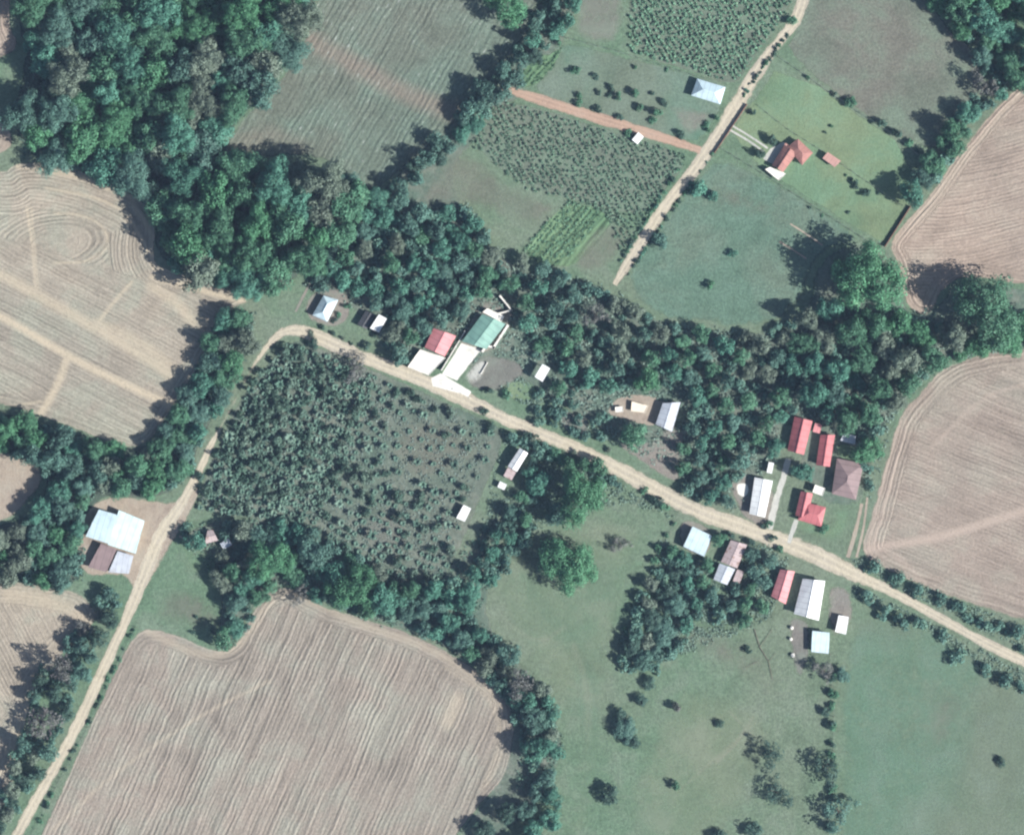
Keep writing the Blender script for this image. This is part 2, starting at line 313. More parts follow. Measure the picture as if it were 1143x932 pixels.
sF('yard_lawn', [(565, 422), (600, 425), (600, 446), (575, 450), (555, 440)], M_lawn, 8)
# roads
ribbon('road', [(905, -40), (896, 5), (886, 28), (862, 55), (838, 92), (815, 130), (795, 162), (775, 190), (746, 225), (722, 260), (702, 293), (686, 318)], [12, 12, 12, 13, 14, 17, 14, 12, 11, 11, 11, 5], M_road)
ribbon('road', [(560, 98), (585, 106), (610, 114), (660, 130), (720, 148), (782, 168)], [6, 10, 11, 11, 10, 9], M_orange)
ribbon('road', [(318, 369), (304, 380), (284, 405), (266, 440), (250, 470), (236, 495), (222, 528), (203, 562), (182, 592), (165, 630), (148, 675), (128, 720), (107, 765), (84, 815), (60, 858), (40, 893), (20, 930), (0, 970), (-40, 1050)],
       [8, 8, 5, 4, 5, 7, 8, 10, 15, 14, 11, 10, 11, 11, 12, 11, 12, 12, 12], M_road, [1, .6, .14, .10, .14, .7, 1, 1, 1, 1, 1, 1, 1, 1, 1, 1, 1, 1, 1])
ribbon('road', [(308, 374), (330, 367), (352, 375), (400, 397), (440, 412), (480, 428), (520, 446), (560, 466), (600, 483), (660, 508), (720, 540), (780, 573), (840, 592), (900, 614), (948, 638), (1000, 662), (1050, 690), (1100, 718), (1143, 738), (1250, 785)],
       [5, 13, 14, 14, 13, 14, 15, 13, 13, 14, 17, 16, 17, 18, 16, 9, 9, 10, 11, 11], M_road)
ribbon('track', [(814, 145), (835, 157), (853, 170)], [2.2, 2.2, 2.2], M_concrete)
ribbon('track', [(818, 141), (838, 153), (857, 166)], [2.2, 2.2, 2.2], M_concrete)
ribbon('path', [(880, 512), (874, 535), (866, 560), (858, 590)], [7, 7, 8, 8], M_concrete, [.9, .9, .8, .8])
ribbon('path', [(889, 580), (885, 592), (880, 606)], [5, 5, 5], M_concrete, [.8, .8, .8])
ribbon('track', [(962, 562), (956, 590), (946, 622)], [4, 4, 5], M_dirt, [.8, .8, .8])
ribbon('track', [(968, 555), (964, 590), (956, 622)], [3, 3, 3], M_dirt, [.6, .6, .6])
ribbon('track', [(882, 250), (898, 260), (918, 274)], [2, 2, 2], M_dirt, [.7, .7, .7])
ribbon('track', [(870, 270), (885, 279), (900, 289)], [2, 2, 2], M_dirt, [.7, .7, .7])
ribbon('track', [(200, 598), (212, 604), (222, 610)], [3, 3, 3], M_dirt, [.7, .7, .7])
ribbon('path', [(352, 305), (340, 328), (330, 348)], [3, 3, 3], M_dirt2, [.8, .8, .8])
ROADS = [([(905, -40), (862, 55), (815, 130), (775, 190), (722, 260), (686, 318)], 8), ([(236, 495), (203, 562), (165, 630), (128, 720), (84, 815), (20, 930)], 8), ([(308, 374), (330, 367), (400, 397), (480, 428), (560, 466), (660, 508), (720, 540), (780, 573), (840, 592), (900, 614), (948, 638), (1050, 690), (1143, 738)], 8)]
# concrete aprons (flush sheets)
sheet('concrete_yard', [(515, 383), (538, 390), (510, 425), (493, 418)], M_paleconc, 1.2, 1, smooth=0)
sheet('concrete_apron', [(481, 422), (492, 416.6), (527, 437), (523, 443), (482.5, 431)], M_paleconc, 1.5, 1, smooth=0)
sheet('concrete_yard', [(522, 410), (540, 398), (545, 405), (536, 432), (514, 430)], M_concrete, 12, 1)
sheet('patio', [(850, 178), (859, 166), (874, 158), (884, 164), (866, 186)], M_concrete, 2, 1, smooth=0)
sheet('concrete_yard', [(822, 537), (838, 539), (834, 558), (820, 553)], M_paleconc, 4, 1)

# ------------------------------------------------------------------ building materials
def simple(name, col, rough=.8, var=.12, scale=1.2, metal=0.0, col2=None, corr=None, rust=None):
    m, nt = new_mat(name); q = NB(nt)
    tc = q.n('ShaderNodeTexCoord').outputs['Object']
    n = q.noise(tc, scale, 4, .6); n2 = q.noise(tc, scale*.25, 3, .6)
    c = q.mix(q.rng(n2, .35, .65), col, col2 or tuple(a*.85 for a in col))
    if rust: c = q.mix(q.math('MULTIPLY', q.rng(q.noise(tc, .45, 5, .7), rust[1], rust[1]+.12), rust[2]), c, rust[0])
    c = q.scale_col(c, q.math('MULTIPLY_ADD', q.math('SUBTRACT', n, .5), var*2, 1.0))
    bs = q.n('ShaderNodeBsdfPrincipled'); q.put(bs.inputs['Base Color'], c); bs.inputs['Roughness'].default_value = rough; bs.inputs['Metallic'].default_value = metal
    if corr:
        sx = q.n('ShaderNodeSeparateXYZ'); q.put(sx.inputs[0], tc)
        w = q.math('SINE', q.math('MULTIPLY', sx.outputs[0], 6.283/corr))
        sh = q.math('FRACT', q.math('DIVIDE', sx.outputs[0], corr*5)); seam = q.rng(sh, 0.0, .14, 0.0, 1.0)
        bs_c = q.mix(q.math('SUBTRACT', 1.0, seam), c, q.scale_col(c, .6)); q.put(bs.inputs['Base Color'], bs_c)
        bp = q.n('ShaderNodeBump'); bp.inputs['Strength'].default_value = .5; bp.inputs['Distance'].default_value = .05
        q.put(bp.inputs['Height'], w); q.put(bs.inputs['Normal'], bp.outputs[0])
    out = q.n('ShaderNodeOutputMaterial'); q.put(out.inputs[0], bs.outputs[0])
    return m
TSAT = 1.22
RUST = (.20, .12, .09)
R = {
 'white': simple('white_metal_roofing', (.78, .80, .80), .45, .07, corr=.5, rust=((.46, .42, .38), .57, .6)),
 'pale': simple('pale_blue_metal_roofing', (.52, .66, .72), .45, .08, corr=.5, rust=((.42, .48, .5), .58, .6)),
 'cyan': simple('pale_cyan_metal_roofing', (.60, .78, .80), .45, .05, corr=.6),
 'zinc': simple('weathered_zinc_roofing', (.48, .52, .58), .5, .12, corr=.5, rust=((.30, .27, .27), .55, .6)),
 'rusty': simple('rust_streaked_roofing', (.42, .34, .34), .7, .2, corr=.6, rust=(RUST, .5, .8)),
 'mauve': simple('mauve_weathered_roofing', (.24, .175, .175), .75, .1, corr=.6),
 'red': simple('red_painted_roofing', (.45, .135, .145), .6, .1, corr=.55, col2=(.36, .105, .115), rust=((.35, .12, .11), .6, .5)),
 'pink': simple('faded_pink_roofing', (.60, .24, .25), .6, .1, corr=.55, col2=(.52, .19, .20)),
 'clay': simple('clay_tile_roofing', (.36, .175, .15), .85, .14, corr=.45, col2=(.28, .14, .125)),
 'salmon': simple('salmon_tile_roofing', (.50, .29, .25), .85, .1, corr=.45),
 'green': simple('green_painted_roofing', (.20, .37, .31), .55, .1, corr=.55, col2=(.15, .29, .25)),
 'shadow_dark': simple('painted_shadow_roofing', (.07, .075, .085), .7, .2, corr=.5),  # near-black colour painting the cast shadow beside the tall white-roofed house
 'slab': simple('whitewashed_slab', (.80, .78, .72), .8, .1, col2=(.60, .58, .53)),
 'cream': simple('cream_slab', (.74, .66, .54), .85, .08),
}
W = {'white': simple('white_plaster_wall', (.70, .68, .62), .9, .08), 'cream': simple('cream_plaster_wall', (.60, .53, .40), .9, .08), 'block': simple('bare_block_wall', (.36, .34, .31), .95, .15),
     'wood': simple('brown_plank_wall', (.20, .14, .10), .9, .2), 'brick': simple('reddish_brick_wall', (.22, .11, .08), .9, .2)}
M_door = simple('painted_door', (.16, .10, .07), .6); M_frame = simple('window_frame', (.55, .53, .5), .6); M_steel = simple('door_handle_steel', (.4, .4, .4), .35, metal=.8)
M_post = simple('timber_post', (.20, .16, .12), .9, .2)
m, nt = new_mat('window_glass'); q = NB(nt); bs = q.n('ShaderNodeBsdfPrincipled'); bs.inputs['Base Color'].default_value = (.03, .04, .05, 1); bs.inputs['Roughness'].default_value = .08
q.put(q.n('ShaderNodeOutputMaterial').inputs[0], bs.outputs[0]); M_glass = m

def obj(name, bm, mat, parent=None):
    me = bpy.data.meshes.new(name); bmesh.ops.recalc_face_normals(bm, faces=bm.faces); bm.to_mesh(me); bm.free(); me.materials.append(mat)
    o = bpy.data.objects.new(name, me); C.objects.link(o)
    if parent: o.parent = parent
    return o
def prism(bm, pts, h0, h1):
    """closed prism under polygon pts (x,y,z) : h0,h1 offsets or lists"""
    n = len(pts); b = [bm.verts.new((p[0], p[1], h0[i] if hasattr(h0, '__len__') else h0)) for i, p in enumerate(pts)]
    t = [bm.verts.new((p[0], p[1], h1[i] if hasattr(h1, '__len__') else h1)) for i, p in enumerate(pts)]
    bm.faces.new(b); bm.faces.new(t)
    for i in range(n): bm.faces.new((b[i], b[(i+1) % n], t[(i+1) % n], t[i]))
def boxbm(bm, c, sx, sy, sz, rot=0):
    ca, sa = math.cos(rot), math.sin(rot); p = []
    for x, y in ((-1, -1), (1, -1), (1, 1), (-1, 1)):
        X, Y = x*sx/2, y*sy/2; p.append((c[0]+X*ca-Y*sa, c[1]+X*sa+Y*ca))
    prism(bm, p, c[2]-sz/2, c[2]+sz/2)
def empty(name, x, y, rot=0):
    o = bpy.data.objects.new(name, None); C.objects.link(o); o.location = (x, y, 0); o.rotation_euler = (0, 0, rot); o.empty_display_size = 1; return o
def inset(pts, d):
    cx = sum(p[0] for p in pts)/len(pts); cy = sum(p[1] for p in pts)/len(pts)
    out = []
    for x, y in pts:
        L = math.hypot(x-cx, y-cy); k = max(.3, (L-d*1.4)/L); out.append((cx+(x-cx)*k, cy+(y-cy)*k))
    return out
BUILD = []
def house(label, cat, quad, kind, h, rise, roof, wall='white', name='house', over=.45, openings=True, group=None, open_sides=False, base=0.0, chim=False, tt=.25):
    BUILD.append(quad)
    w = [P(*p) for p in quad]; cx = sum(p[0] for p in w)/4; cy = sum(p[1] for p in w)/4
    ax = (w[2][0]+w[3][0]-w[0][0]-w[1][0], w[2][1]+w[3][1]-w[0][1]-w[1][1]); rot = math.atan2(ax[1], ax[0])
    ca, sa = math.cos(-rot), math.sin(-rot)
    L = [((x-cx)*ca-(y-cy)*sa, (x-cx)*sa+(y-cy)*ca) for x, y in w]
    root = empty(name, cx, cy, rot); tagset(root, label, cat, group)
    I = inset(L, over); rp = roof
    mid = lambda a, b: ((a[0]+b[0])/2, (a[1]+b[1])/2)
    # roof height over a point
    A, B = mid(L[0], L[1]), mid(L[2], L[3])
    lerp = lambda a, b, t: (a[0]+(b[0]-a[0])*t, a[1]+(b[1]-a[1])*t)
    bm = bmesh.new(); th = .12
    if kind == 'gable':
        for q4 in ((L[1], L[2], B, A), (L[3], L[0], A, B)):
            zz = [h, h, h+rise, h+rise]; prism(bm, q4, [z-th for z in zz], zz)
    elif kind == 'hip':
        A2, B2 = lerp(A, B, tt), lerp(A, B, 1-tt)
        for q4, zz in (((L[1], L[2], B2, A2), [h, h, h+rise, h+rise]), ((L[3], L[0], A2, B2), [h, h, h+rise, h+rise]), ((L[0], L[1], A2), [h, h, h+rise]), ((L[2], L[3], B2), [h, h, h+rise])):
            prism(bm, q4, [z-th for z in zz], zz)
        A, B = A2, B2
    elif kind == 'mono':
        zz = [h, h+rise, h+rise, h]; prism(bm, L, [z-th for z in zz], zz)
    else: prism(bm, L, h-.18, h)
    ro = obj('roof', bm, R[rp], root)
    if kind in ('gable', 'hip'):
        bm = bmesh.new(); boxbm(bm, ((A[0]+B[0])/2, (A[1]+B[1])/2, h+rise+.03), math.dist(A, B), .32, .1, math.atan2(B[1]-A[1], B[0]-A[0])); obj('ridge_cap', bm, R[rp], ro)
    elif kind == 'flat':
        bm = bmesh.new()
        for i in range(4):
            a, b = inset(L, .1)[i], inset(L, .1)[(i+1) % 4]
            boxbm(bm, ((a[0]+b[0])/2, (a[1]+b[1])/2, h+.103), math.dist(a, b)-.15, .14, .2, math.atan2(b[1]-a[1], b[0]-a[0]))
        obj('parapet', bm, R[rp], ro)
    else:
        bm = bmesh.new(); a, b = L[0], L[3]; boxbm(bm, ((a[0]+b[0])/2, (a[1]+b[1])/2, h-.1), math.dist(a, b), .14, .14, math.atan2(b[1]-a[1], b[0]-a[0])); obj('gutter', bm, M_steel, ro)
    if chim:
        bm = bmesh.new(); p = lerp(A, B, .3); boxbm(bm, (p[0], p[1]+.8, h+rise+.2), .6, .6, 1.2); obj('chimney', bm, W['brick'], ro)
    if open_sides:
        for p in I:
            bm = bmesh.new(); boxbm(bm, (p[0], p[1], (h-.15)/2), .2, .2, h-.15); obj('post', bm, M_post, root)
        return root
    bm = bmesh.new(); wt = h-th-.01
    if kind == 'mono': zt = [wt+.1, wt+rise*.85, wt+rise*.85, wt+.1]
    else: zt = wt
    prism(bm, I, 0, zt)
    if kind == 'gable':
        a, b = mid(I[0], I[1]), mid(I[2], I[3]); zr = wt+rise*.86
        v = [bm.verts.new((p[0], p[1], z)) for p, z in ((I[0], wt+.003), (I[1], wt+.003), (a, zr), (I[2], wt+.003), (I[3], wt+.003), (b, zr))]
        for f in ((0, 1, 2), (3, 4, 5), (1, 3, 5, 2), (4, 0, 2, 5), (0, 4, 3, 1)): bm.faces.new([v[i] for i in f])
    obj('wall', bm, W[wall], root)
    if openings:
        for si, (a, b) in enumerate(((I[0], I[3]), (I[1], I[2]), (I[0], I[1]), (I[2], I[3]))):
            Ls = math.dist(a, b); ang = math.atan2(b[1]-a[1], b[0]-a[0])
            items = [(.5, 'door')] if si == 0 else []
            if Ls > 6: items += [(.2, 'w'), (.8, 'w')]
            elif si != 0: items += [(.5, 'w')]
            for f, k in items:
                p = lerp(a, b, f)
                if k == 'door':
                    bm = bmesh.new(); boxbm(bm, (p[0], p[1], 1.0), .95, .12, 2.0, ang); d = obj('door', bm, M_door, root)
                    bm = bmesh.new(); boxbm(bm, (p[0]+.35*math.cos(ang), p[1]+.35*math.sin(ang), 1.0), .08, .2, .08, ang); obj('handle', bm, M_steel, d)
                else:
                    bm = bmesh.new(); boxbm(bm, (p[0], p[1], 1.5), 1.2, .1, 1.0, ang); d = obj('window', bm, M_frame, root)
                    bm = bmesh.new(); boxbm(bm, (p[0], p[1], 1.5), 1.04, .13, .84, ang); obj('pane', bm, M_glass, d)
    return root
def rect(cx, cy, w, h, deg):
    a = math.radians(deg); c, s = math.cos(a), math.sin(a)
    return [(cx+x*c-y*s, cy+x*s+y*c) for x, y in ((-w/2, h/2), (-w/2, -h/2), (w/2, -h/2), (w/2, h/2))]
# quads: ridge runs from mid(p0,p1) to mid(p2,p3)
house('white hip-roofed house with pale blue upper slopes beside the upper dirt road', 'house', [(771.2, 107.3), (777.9, 88.5), (809.5, 98), (803.6, 117.3)], 'hip', 3.2, 2.6, 'pale', tt=.3)
house('tiny white hut on the edge of the reddish earth track', 'hut', rect(711.9, 155, 11, 8, -50), 'mono', 2.4, .4, 'white', name='hut', over=.2, openings=False)
house('large clay red roofed house wing on the bright lawn, with a narrow long gable', 'house', [(861.2, 185.2), (873.7, 193.0), (889.0, 172.3), (875.0, 161.7)], 'gable', 3.2, 2.0, 'clay', 'cream')
house('broad clay red hip-roofed block at the east end of the lawn house', 'house', [(878.4, 164.5), (890.2, 155.5), (907.0, 171.2), (894.8, 185.2)], 'hip', 3.4, 2.0, 'clay', 'cream', tt=.35)
house('bright white flat porch slab in front of the clay red lawn house', 'porch', [(853.5, 189.5), (859, 187), (877, 194.5), (869, 202)], 'flat', 2.9, 0, 'slab', name='porch', open_sides=True)
house('small salmon square roof poking out north of the clay red lawn house', 'shed', rect(877.5, 164.5, 7, 6, 35), 'flat', 3.0, 0, 'salmon', name='shed', openings=False, over=.2)
house('small salmon-roofed oblong shed alone on the lawn east of the clay red house', 'shed', [(917.7, 177.2), (923.5, 170.4), (938.2, 180.4), (931.3, 187.2)], 'mono', 3.0, .5, 'salmon', 'cream', name='shed')
house('white and pale blue roofed house by the road bend, nearest the wood', 'house', [(365.4, 359.6), (348.9, 351.9), (361.3, 330.1), (377.8, 335)], 'hip', 3.2, 2.0, 'pale', tt=.3)
house('tall narrow white-roofed house east of the road-bend house', 'house', [(423.3, 371.4), (413.2, 366.7), (423.3, 351.3), (432.1, 356)], 'mono', 5.2, .3, 'white', name='house')
house('low dark-roofed block standing in for the shadow of the tall white-roofed house', 'shed', [(409.5, 367.5), (399, 362.5), (408.5, 347), (419, 351.8)], 'gable', 2.6, .8, 'shadow_dark', 'wood', name='shed')  # added dark block in place of the tall house's cast shadow, no real shed
house('pink-red roofed house behind a white forecourt on the north side of the road', 'house', [(496.7, 398), (474, 388), (484, 366.5), (509.3, 375.1)], 'gable', 3.3, 1.9, 'pink', 'cream')
house('wide bright white flat carport between the pink-red roof and the road', 'carport', [(455, 409.8), (469.1, 390), (497.5, 399.5), (478.6, 419.2)], 'flat', 2.8, 0, 'slab', name='carport', open_sides=True)
house('green-roofed house in a white-walled compound, the only green roof', 'house', [(543, 390), (515.6, 381.4), (538.4, 350.7), (564.5, 361.7)], 'gable', 3.4, 1.6, 'green')
house('narrow white flat roof strip behind the green roof', 'shed', [(538.4, 348.6), (543.9, 344.4), (563, 353), (559.5, 359.6)], 'flat', 3.0, 0, 'slab', name='shed', openings=False)
house('small white roof raised on posts in the yard east of the green-roofed compound', 'shelter', [(605.4, 426.3), (596.7, 420.8), (605.4, 406.6), (614, 411.3)], 'mono', 5.0, .3, 'white', name='shelter', open_sides=True)
house('white-roofed house south of the road, just east of the plantation', 'house', [(576.9, 526.3), (566.6, 520.6), (580.3, 500), (589.4, 505.8)], 'gable', 4.4, .9, 'white')
house('rust-mauve lean-to below the white-roofed house east of the plantation', 'shed', [(571, 536), (562, 531), (567, 521.5), (576, 527)], 'mono', 2.8, .4, 'rusty', 'wood', name='shed', openings=False)
house('tiny white hut at the foot of the rust-mauve lean-to', 'hut', rect(560.5, 542, 8.5, 7, 25), 'mono', 2.3, .3, 'white', name='hut', openings=False, over=.2)
house('lone small white-roofed hut at the east edge of the plantation', 'hut', [(518.8, 582), (509.4, 578), (517.5, 563.3), (526, 567.3)], 'mono', 3.0, .4, 'white', 'block', name='hut')
house('zinc-grey ribbed roof house beside the bare dirt clearing', 'house', [(749.8, 481.9), (731.5, 473.5), (739.5, 450), (759.5, 449)], 'gable', 3.6, 1.1, 'zinc', 'block')
house('cream flat-topped store in the middle of the dirt clearing', 'shed', [(704, 459), (705, 448), (723.6, 453), (720, 461)], 'flat', 2.3, 0, 'cream', 'cream', name='shed', openings=False)
house('small white flat-topped store at the west end of the dirt clearing', 'shed', rect(691, 457, 9, 6, -5), 'flat', 2.0, 0, 'slab', name='shed', openings=False)
house('long red gabled house, westernmost red roof of the cluster by the trees', 'house', [(896.9, 507.6), (878.6, 502.8), (886.3, 465), (906.6, 470)], 'gable', 3.5, 2.2, 'red')
house('narrower red gabled house between the long red roof and the mauve hip roof', 'house', [(925.9, 521), (910.5, 519), (915.3, 485.4), (931.7, 485.4)], 'gable', 3.2, 1.6, 'red')
house('little faded pink lean-to roof touching the gap between two red houses', 'shed', rect(912, 478, 8, 10, 15), 'mono', 2.5, .3, 'pink', 'wood', name='shed', openings=False)
house('pale grey small flat roof at the back of the walled grass court', 'shed', [(937.5, 492), (941.4, 483.5), (954.9, 486.4), (953.9, 496)], 'mono', 2.6, .3, 'zinc', 'block', name='shed')
house('large mauve-brown hip-roofed house beside the harvested field', 'house', [(954.9, 557.9), (927.9, 551), (933.6, 511.5), (963.6, 517.3)], 'hip', 3.4, 2.2, 'mauve', 'cream', tt=.42)
house('red gabled front block nearest the path to the main road', 'house', [(916.3, 587.8), (921.5, 566.0), (900.8, 561), (889.5, 579.8)][0:4], 'hip', 3.3, 1.7, 'red', tt=.3)
house('red rear wing with a dark west eave behind the front red block', 'house', [(900.8, 578), (887.3, 575.2), (893.5, 548.2), (907, 550.5)], 'gable', 3.1, 1.5, 'red')
house('bright white square roof on top of the rear red wing', 'shed', rect(913.5, 547, 12, 9, 20), 'flat', 3.3, 0, 'slab', name='shed', openings=False)
house('large white-roofed house on the north roadside with a pale yard to its west', 'house', [(853.5, 577.2), (836, 573.3), (841.9, 532.7), (862.2, 536.6)], 'gable', 3.6, 1.0, 'white')
house('thin white lean-to hut behind the large white roadside house', 'hut', rect(859.5, 522, 6, 12, 12), 'mono', 3.0, .3, 'white', name='hut', openings=False, over=.2)
house('pale blue ribbed roof house on the south roadside, west of the rusty roofs', 'house', [(762.4, 609.8), (772.6, 587.3), (794, 597.5), (785.9, 621)], 'gable', 3.6, .9, 'pale', 'block')
house('rust-streaked pinkish long roof south of the road', 'house', [(822.6, 634), (804.3, 627), (815.4, 602.6), (833.8, 607.7)], 'gable', 3.0, .9, 'rusty', 'wood')
house('pale patched roof joined to the lower end of the rust-streaked one', 'house', [(811.4, 652.6), (796.1, 646.5), (803, 628.5), (820.5, 634.8)], 'gable', 2.8, .8, 'zinc', 'wood')
house('small rusty lean-to on the east side of the pale patched roof', 'shed', rect(824, 643, 8, 14, 20), 'mono', 2.3, .3, 'rusty', 'wood', name='shed', openings=False)
house('pink gabled house south of the road, beside the big white roof', 'house', [(876.6, 674), (860.3, 665), (870.5, 635.2), (886.8, 637.3)], 'gable', 3.4, 1.6, 'pink')
house('biggest white-roofed house on the south roadside, with a grey-green west slope', 'house', [(913.3, 692), (885.5, 684.5), (895.5, 645.4), (920.4, 648)], 'gable', 4.0, 2.4, 'white')
house('small square pale blue roof at the south end of the mauve yard', 'house', [(905.1, 727), (906.2, 703.5), (925.5, 705.6), (924.5, 729)], 'mono', 3.4, .4, 'pale', 'block')
house('small upright white hut standing alone by the pasture east of the big white roof', 'hut', [(943.9, 707.6), (931.6, 704.6), (935.7, 686.2), (946.9, 688.2)], 'mono', 2.8, .4, 'white', 'cream', name='hut')
house('white roofed west wing with a blue north slope in the yard by the left road', 'house', [(96.5, 598.4), (111.3, 568.3), (132.5, 574.6), (121.8, 606.4)], 'gable', 4.4, 2.0, 'pale', 'cream')
house('largest pale cyan roof, beside the left road', 'house', [(121.0, 607.5), (133.5, 569), (162, 581), (152, 617.5)], 'mono', 4.3, .5, 'cyan', 'cream')
house('mauve rust-stained lean-to below the pale cyan roof', 'shed', [(99, 632.6), (113.5, 606.2), (131, 612.7), (119.5, 638)], 'mono', 3.4, .5, 'mauve', 'block', name='shed')
house('pale lavender lean-to on the road side of the mauve one', 'shed', [(121.5, 638.5), (132, 614.7), (149.5, 620), (144.5, 640)], 'mono', 3.0, .4, 'zinc', 'block', name='shed')
house('ruined pinkish tin hut under trees east of the left road', 'hut', [(229, 607), (232, 592), (238, 591), (244, 603)], 'gable', 3.0, .8, 'rusty', 'wood', name='hut', openings=False)
house('tiny pale hut just east of the ruined pinkish one', 'hut', rect(252.5, 607, 11, 8, -30), 'mono', 2.5, .3, 'zinc', 'wood', name='hut', openings=False, over=.2)

def wallseg(label, pts, h, th, mat, cat='wall', name='boundary_wall', pillars=True):
    root = empty(name, *P(*pts[0])); x0, y0 = P(*pts[0]); tagset(root, label, cat)
    bm = bmesh.new(); W2 = [(P(*p)[0]-x0, P(*p)[1]-y0) for p in pts]
    for k, (a, b) in enumerate(zip(W2, W2[1:])):
        boxbm(bm, ((a[0]+b[0])/2, (a[1]+b[1])/2, h/2), math.dist(a, b), th, h+.003*k, math.atan2(b[1]-a[1], b[0]-a[0]))
    obj('masonry', bm, mat, root)
    for a, b in zip(W2, W2[1:]):
        n = max(1, int(math.dist(a, b)/4))
        for i in range(n+1):
            t = i/n; bm = bmesh.new(); boxbm(bm, (a[0]+(b[0]-a[0])*t, a[1]+(b[1]-a[1])*t, (h+.2)/2), th+.18, th+.18, h+.2, math.atan2(b[1]-a[1], b[0]-a[0])); obj('pillar', bm, mat, root)
    return root
wallseg('dark brick boundary wall between the upper road and the lawn', [(833.5, 117.4), (798, 170.5)], 2.0, .3, W['brick'])
wallseg('dark brick boundary wall at the far corner of the lawn, by the harvested field', [(1016, 231), (988, 275)], 1.9, .3, W['brick'])
wallseg('white wall wrapping the rear corner of the green-roofed compound', [(558.5, 331), (571, 346.5), (556, 350.5)], 2.6, .7, R['slab'])
wallseg('white wall along the east side of the green roof', [(566.5, 364), (551, 388), (543, 386), (539, 392)], 2.8, .9, R['slab'])
wallseg('low white wall between the green roof and the pink-red roof', [(519, 370), (493, 413)], 1.8, .35, R['slab'])
wallseg('short free-standing white wall in the yard east of the white concrete court', [(544, 405), (537, 417)], 1.5, .3, R['slab'])
wallseg('low white street wall along the main road before the compound', [(506, 434.5), (524.5, 444)], 1.2, .3, R['slab'])

# wire fences: thin lines seen between the plots
def fence(label, pts):
    x0, y0 = P(*pts[0]); root = empty('wire_fence', x0, y0); tagset(root, label, 'fence')
    Wp = [(P(*p)[0]-x0, P(*p)[1]-y0) for p in pts]; bw = bmesh.new(); cnt = 0
    for k, (a, b) in enumerate(zip(Wp, Wp[1:])):
        L = math.dist(a, b); n = max(1, int(L/4.5)); ang = math.atan2(b[1]-a[1], b[0]-a[0])
        for z in (.5, .9, 1.3): boxbm(bw, ((a[0]+b[0])/2, (a[1]+b[1])/2, z), L, .03, .03, ang)
        for i in range(n):
            t = i/n; bm = bmesh.new(); j = random.uniform(-.1, .1)
            boxbm(bm, (a[0]+(b[0]-a[0])*t+j, a[1]+(b[1]-a[1])*t, .8), .22, .22, 1.6+random.uniform(-.1, .2), ang); obj('post', bm, M_post, root)
    obj('wire', bw, M_steel, root)
fence('wire fence along the north-east edge of the lawn, with shrubs in it', [(868, 63), (905, 88), (950, 120), (1000, 152), (1040, 186)])
fence('wire fence between the lawn and the pasture below it', [(804, 165), (850, 193), (905, 228), (970, 270)])
fence('wire fence on the field side of the lower left road', [(152, 700), (122, 758), (98, 812), (68, 868), (34, 936)])
fence('wire fence on the pasture side of the upper road below the brick wall', [(796, 175), (768, 212), (736, 252), (708, 292), (692, 318)])
fence('wire fence from the road down past the pale blue ribbed roof', [(758, 572), (748, 595), (734, 620)])
fence('wire fence dividing the two lower right pastures', [(927, 730), (931, 800), (930, 850), (926, 932)])
fence('wire fence across the back of the orchard grass', [(622, 40), (690, 58), (760, 80), (800, 92)])
fence('wire fence across the middle of the mown lawn', [(846, 118), (880, 145), (920, 170), (1010, 232)])

# ------------------------------------------------------------------ vegetation
def leaf_mat(name, spec=.25, twig=False):
    m, nt = new_mat(name); q = NB(nt)
    oi = q.n('ShaderNodeObjectInfo'); at = q.attr('tone')
    c = q.scale_col(oi.outputs['Color'], q.math('MULTIPLY_ADD', at, .9, .55))
    c = q.scale_col(c, q.math('MULTIPLY_ADD', oi.outputs['Random'], .3, .85))
    c = q.mix(q.math('MULTIPLY', q.rng(at, .75, 1.0), .35), c, (.14, .19, .10))
    d = q.n('ShaderNodeBsdfPrincipled'); q.put(d.inputs['Base Color'], c); d.inputs['Roughness'].default_value = .6; d.inputs['Specular IOR Level'].default_value = spec
    t = q.n('ShaderNodeBsdfTranslucent'); q.put(t.inputs[0], c); mx = q.n('ShaderNodeMixShader'); mx.inputs[0].default_value = .08
    q.put(mx.inputs[1], d.outputs[0]); q.put(mx.inputs[2], t.outputs[0])
    q.put(q.n('ShaderNodeOutputMaterial').inputs[0], mx.outputs[0]); return m
M_leaf = leaf_mat('leaf_foliage'); M_bark = simple('bark', (.16, .125, .10), .95, .2); M_twig = simple('grey_twigs', (.22, .20, .21), .9, .15)

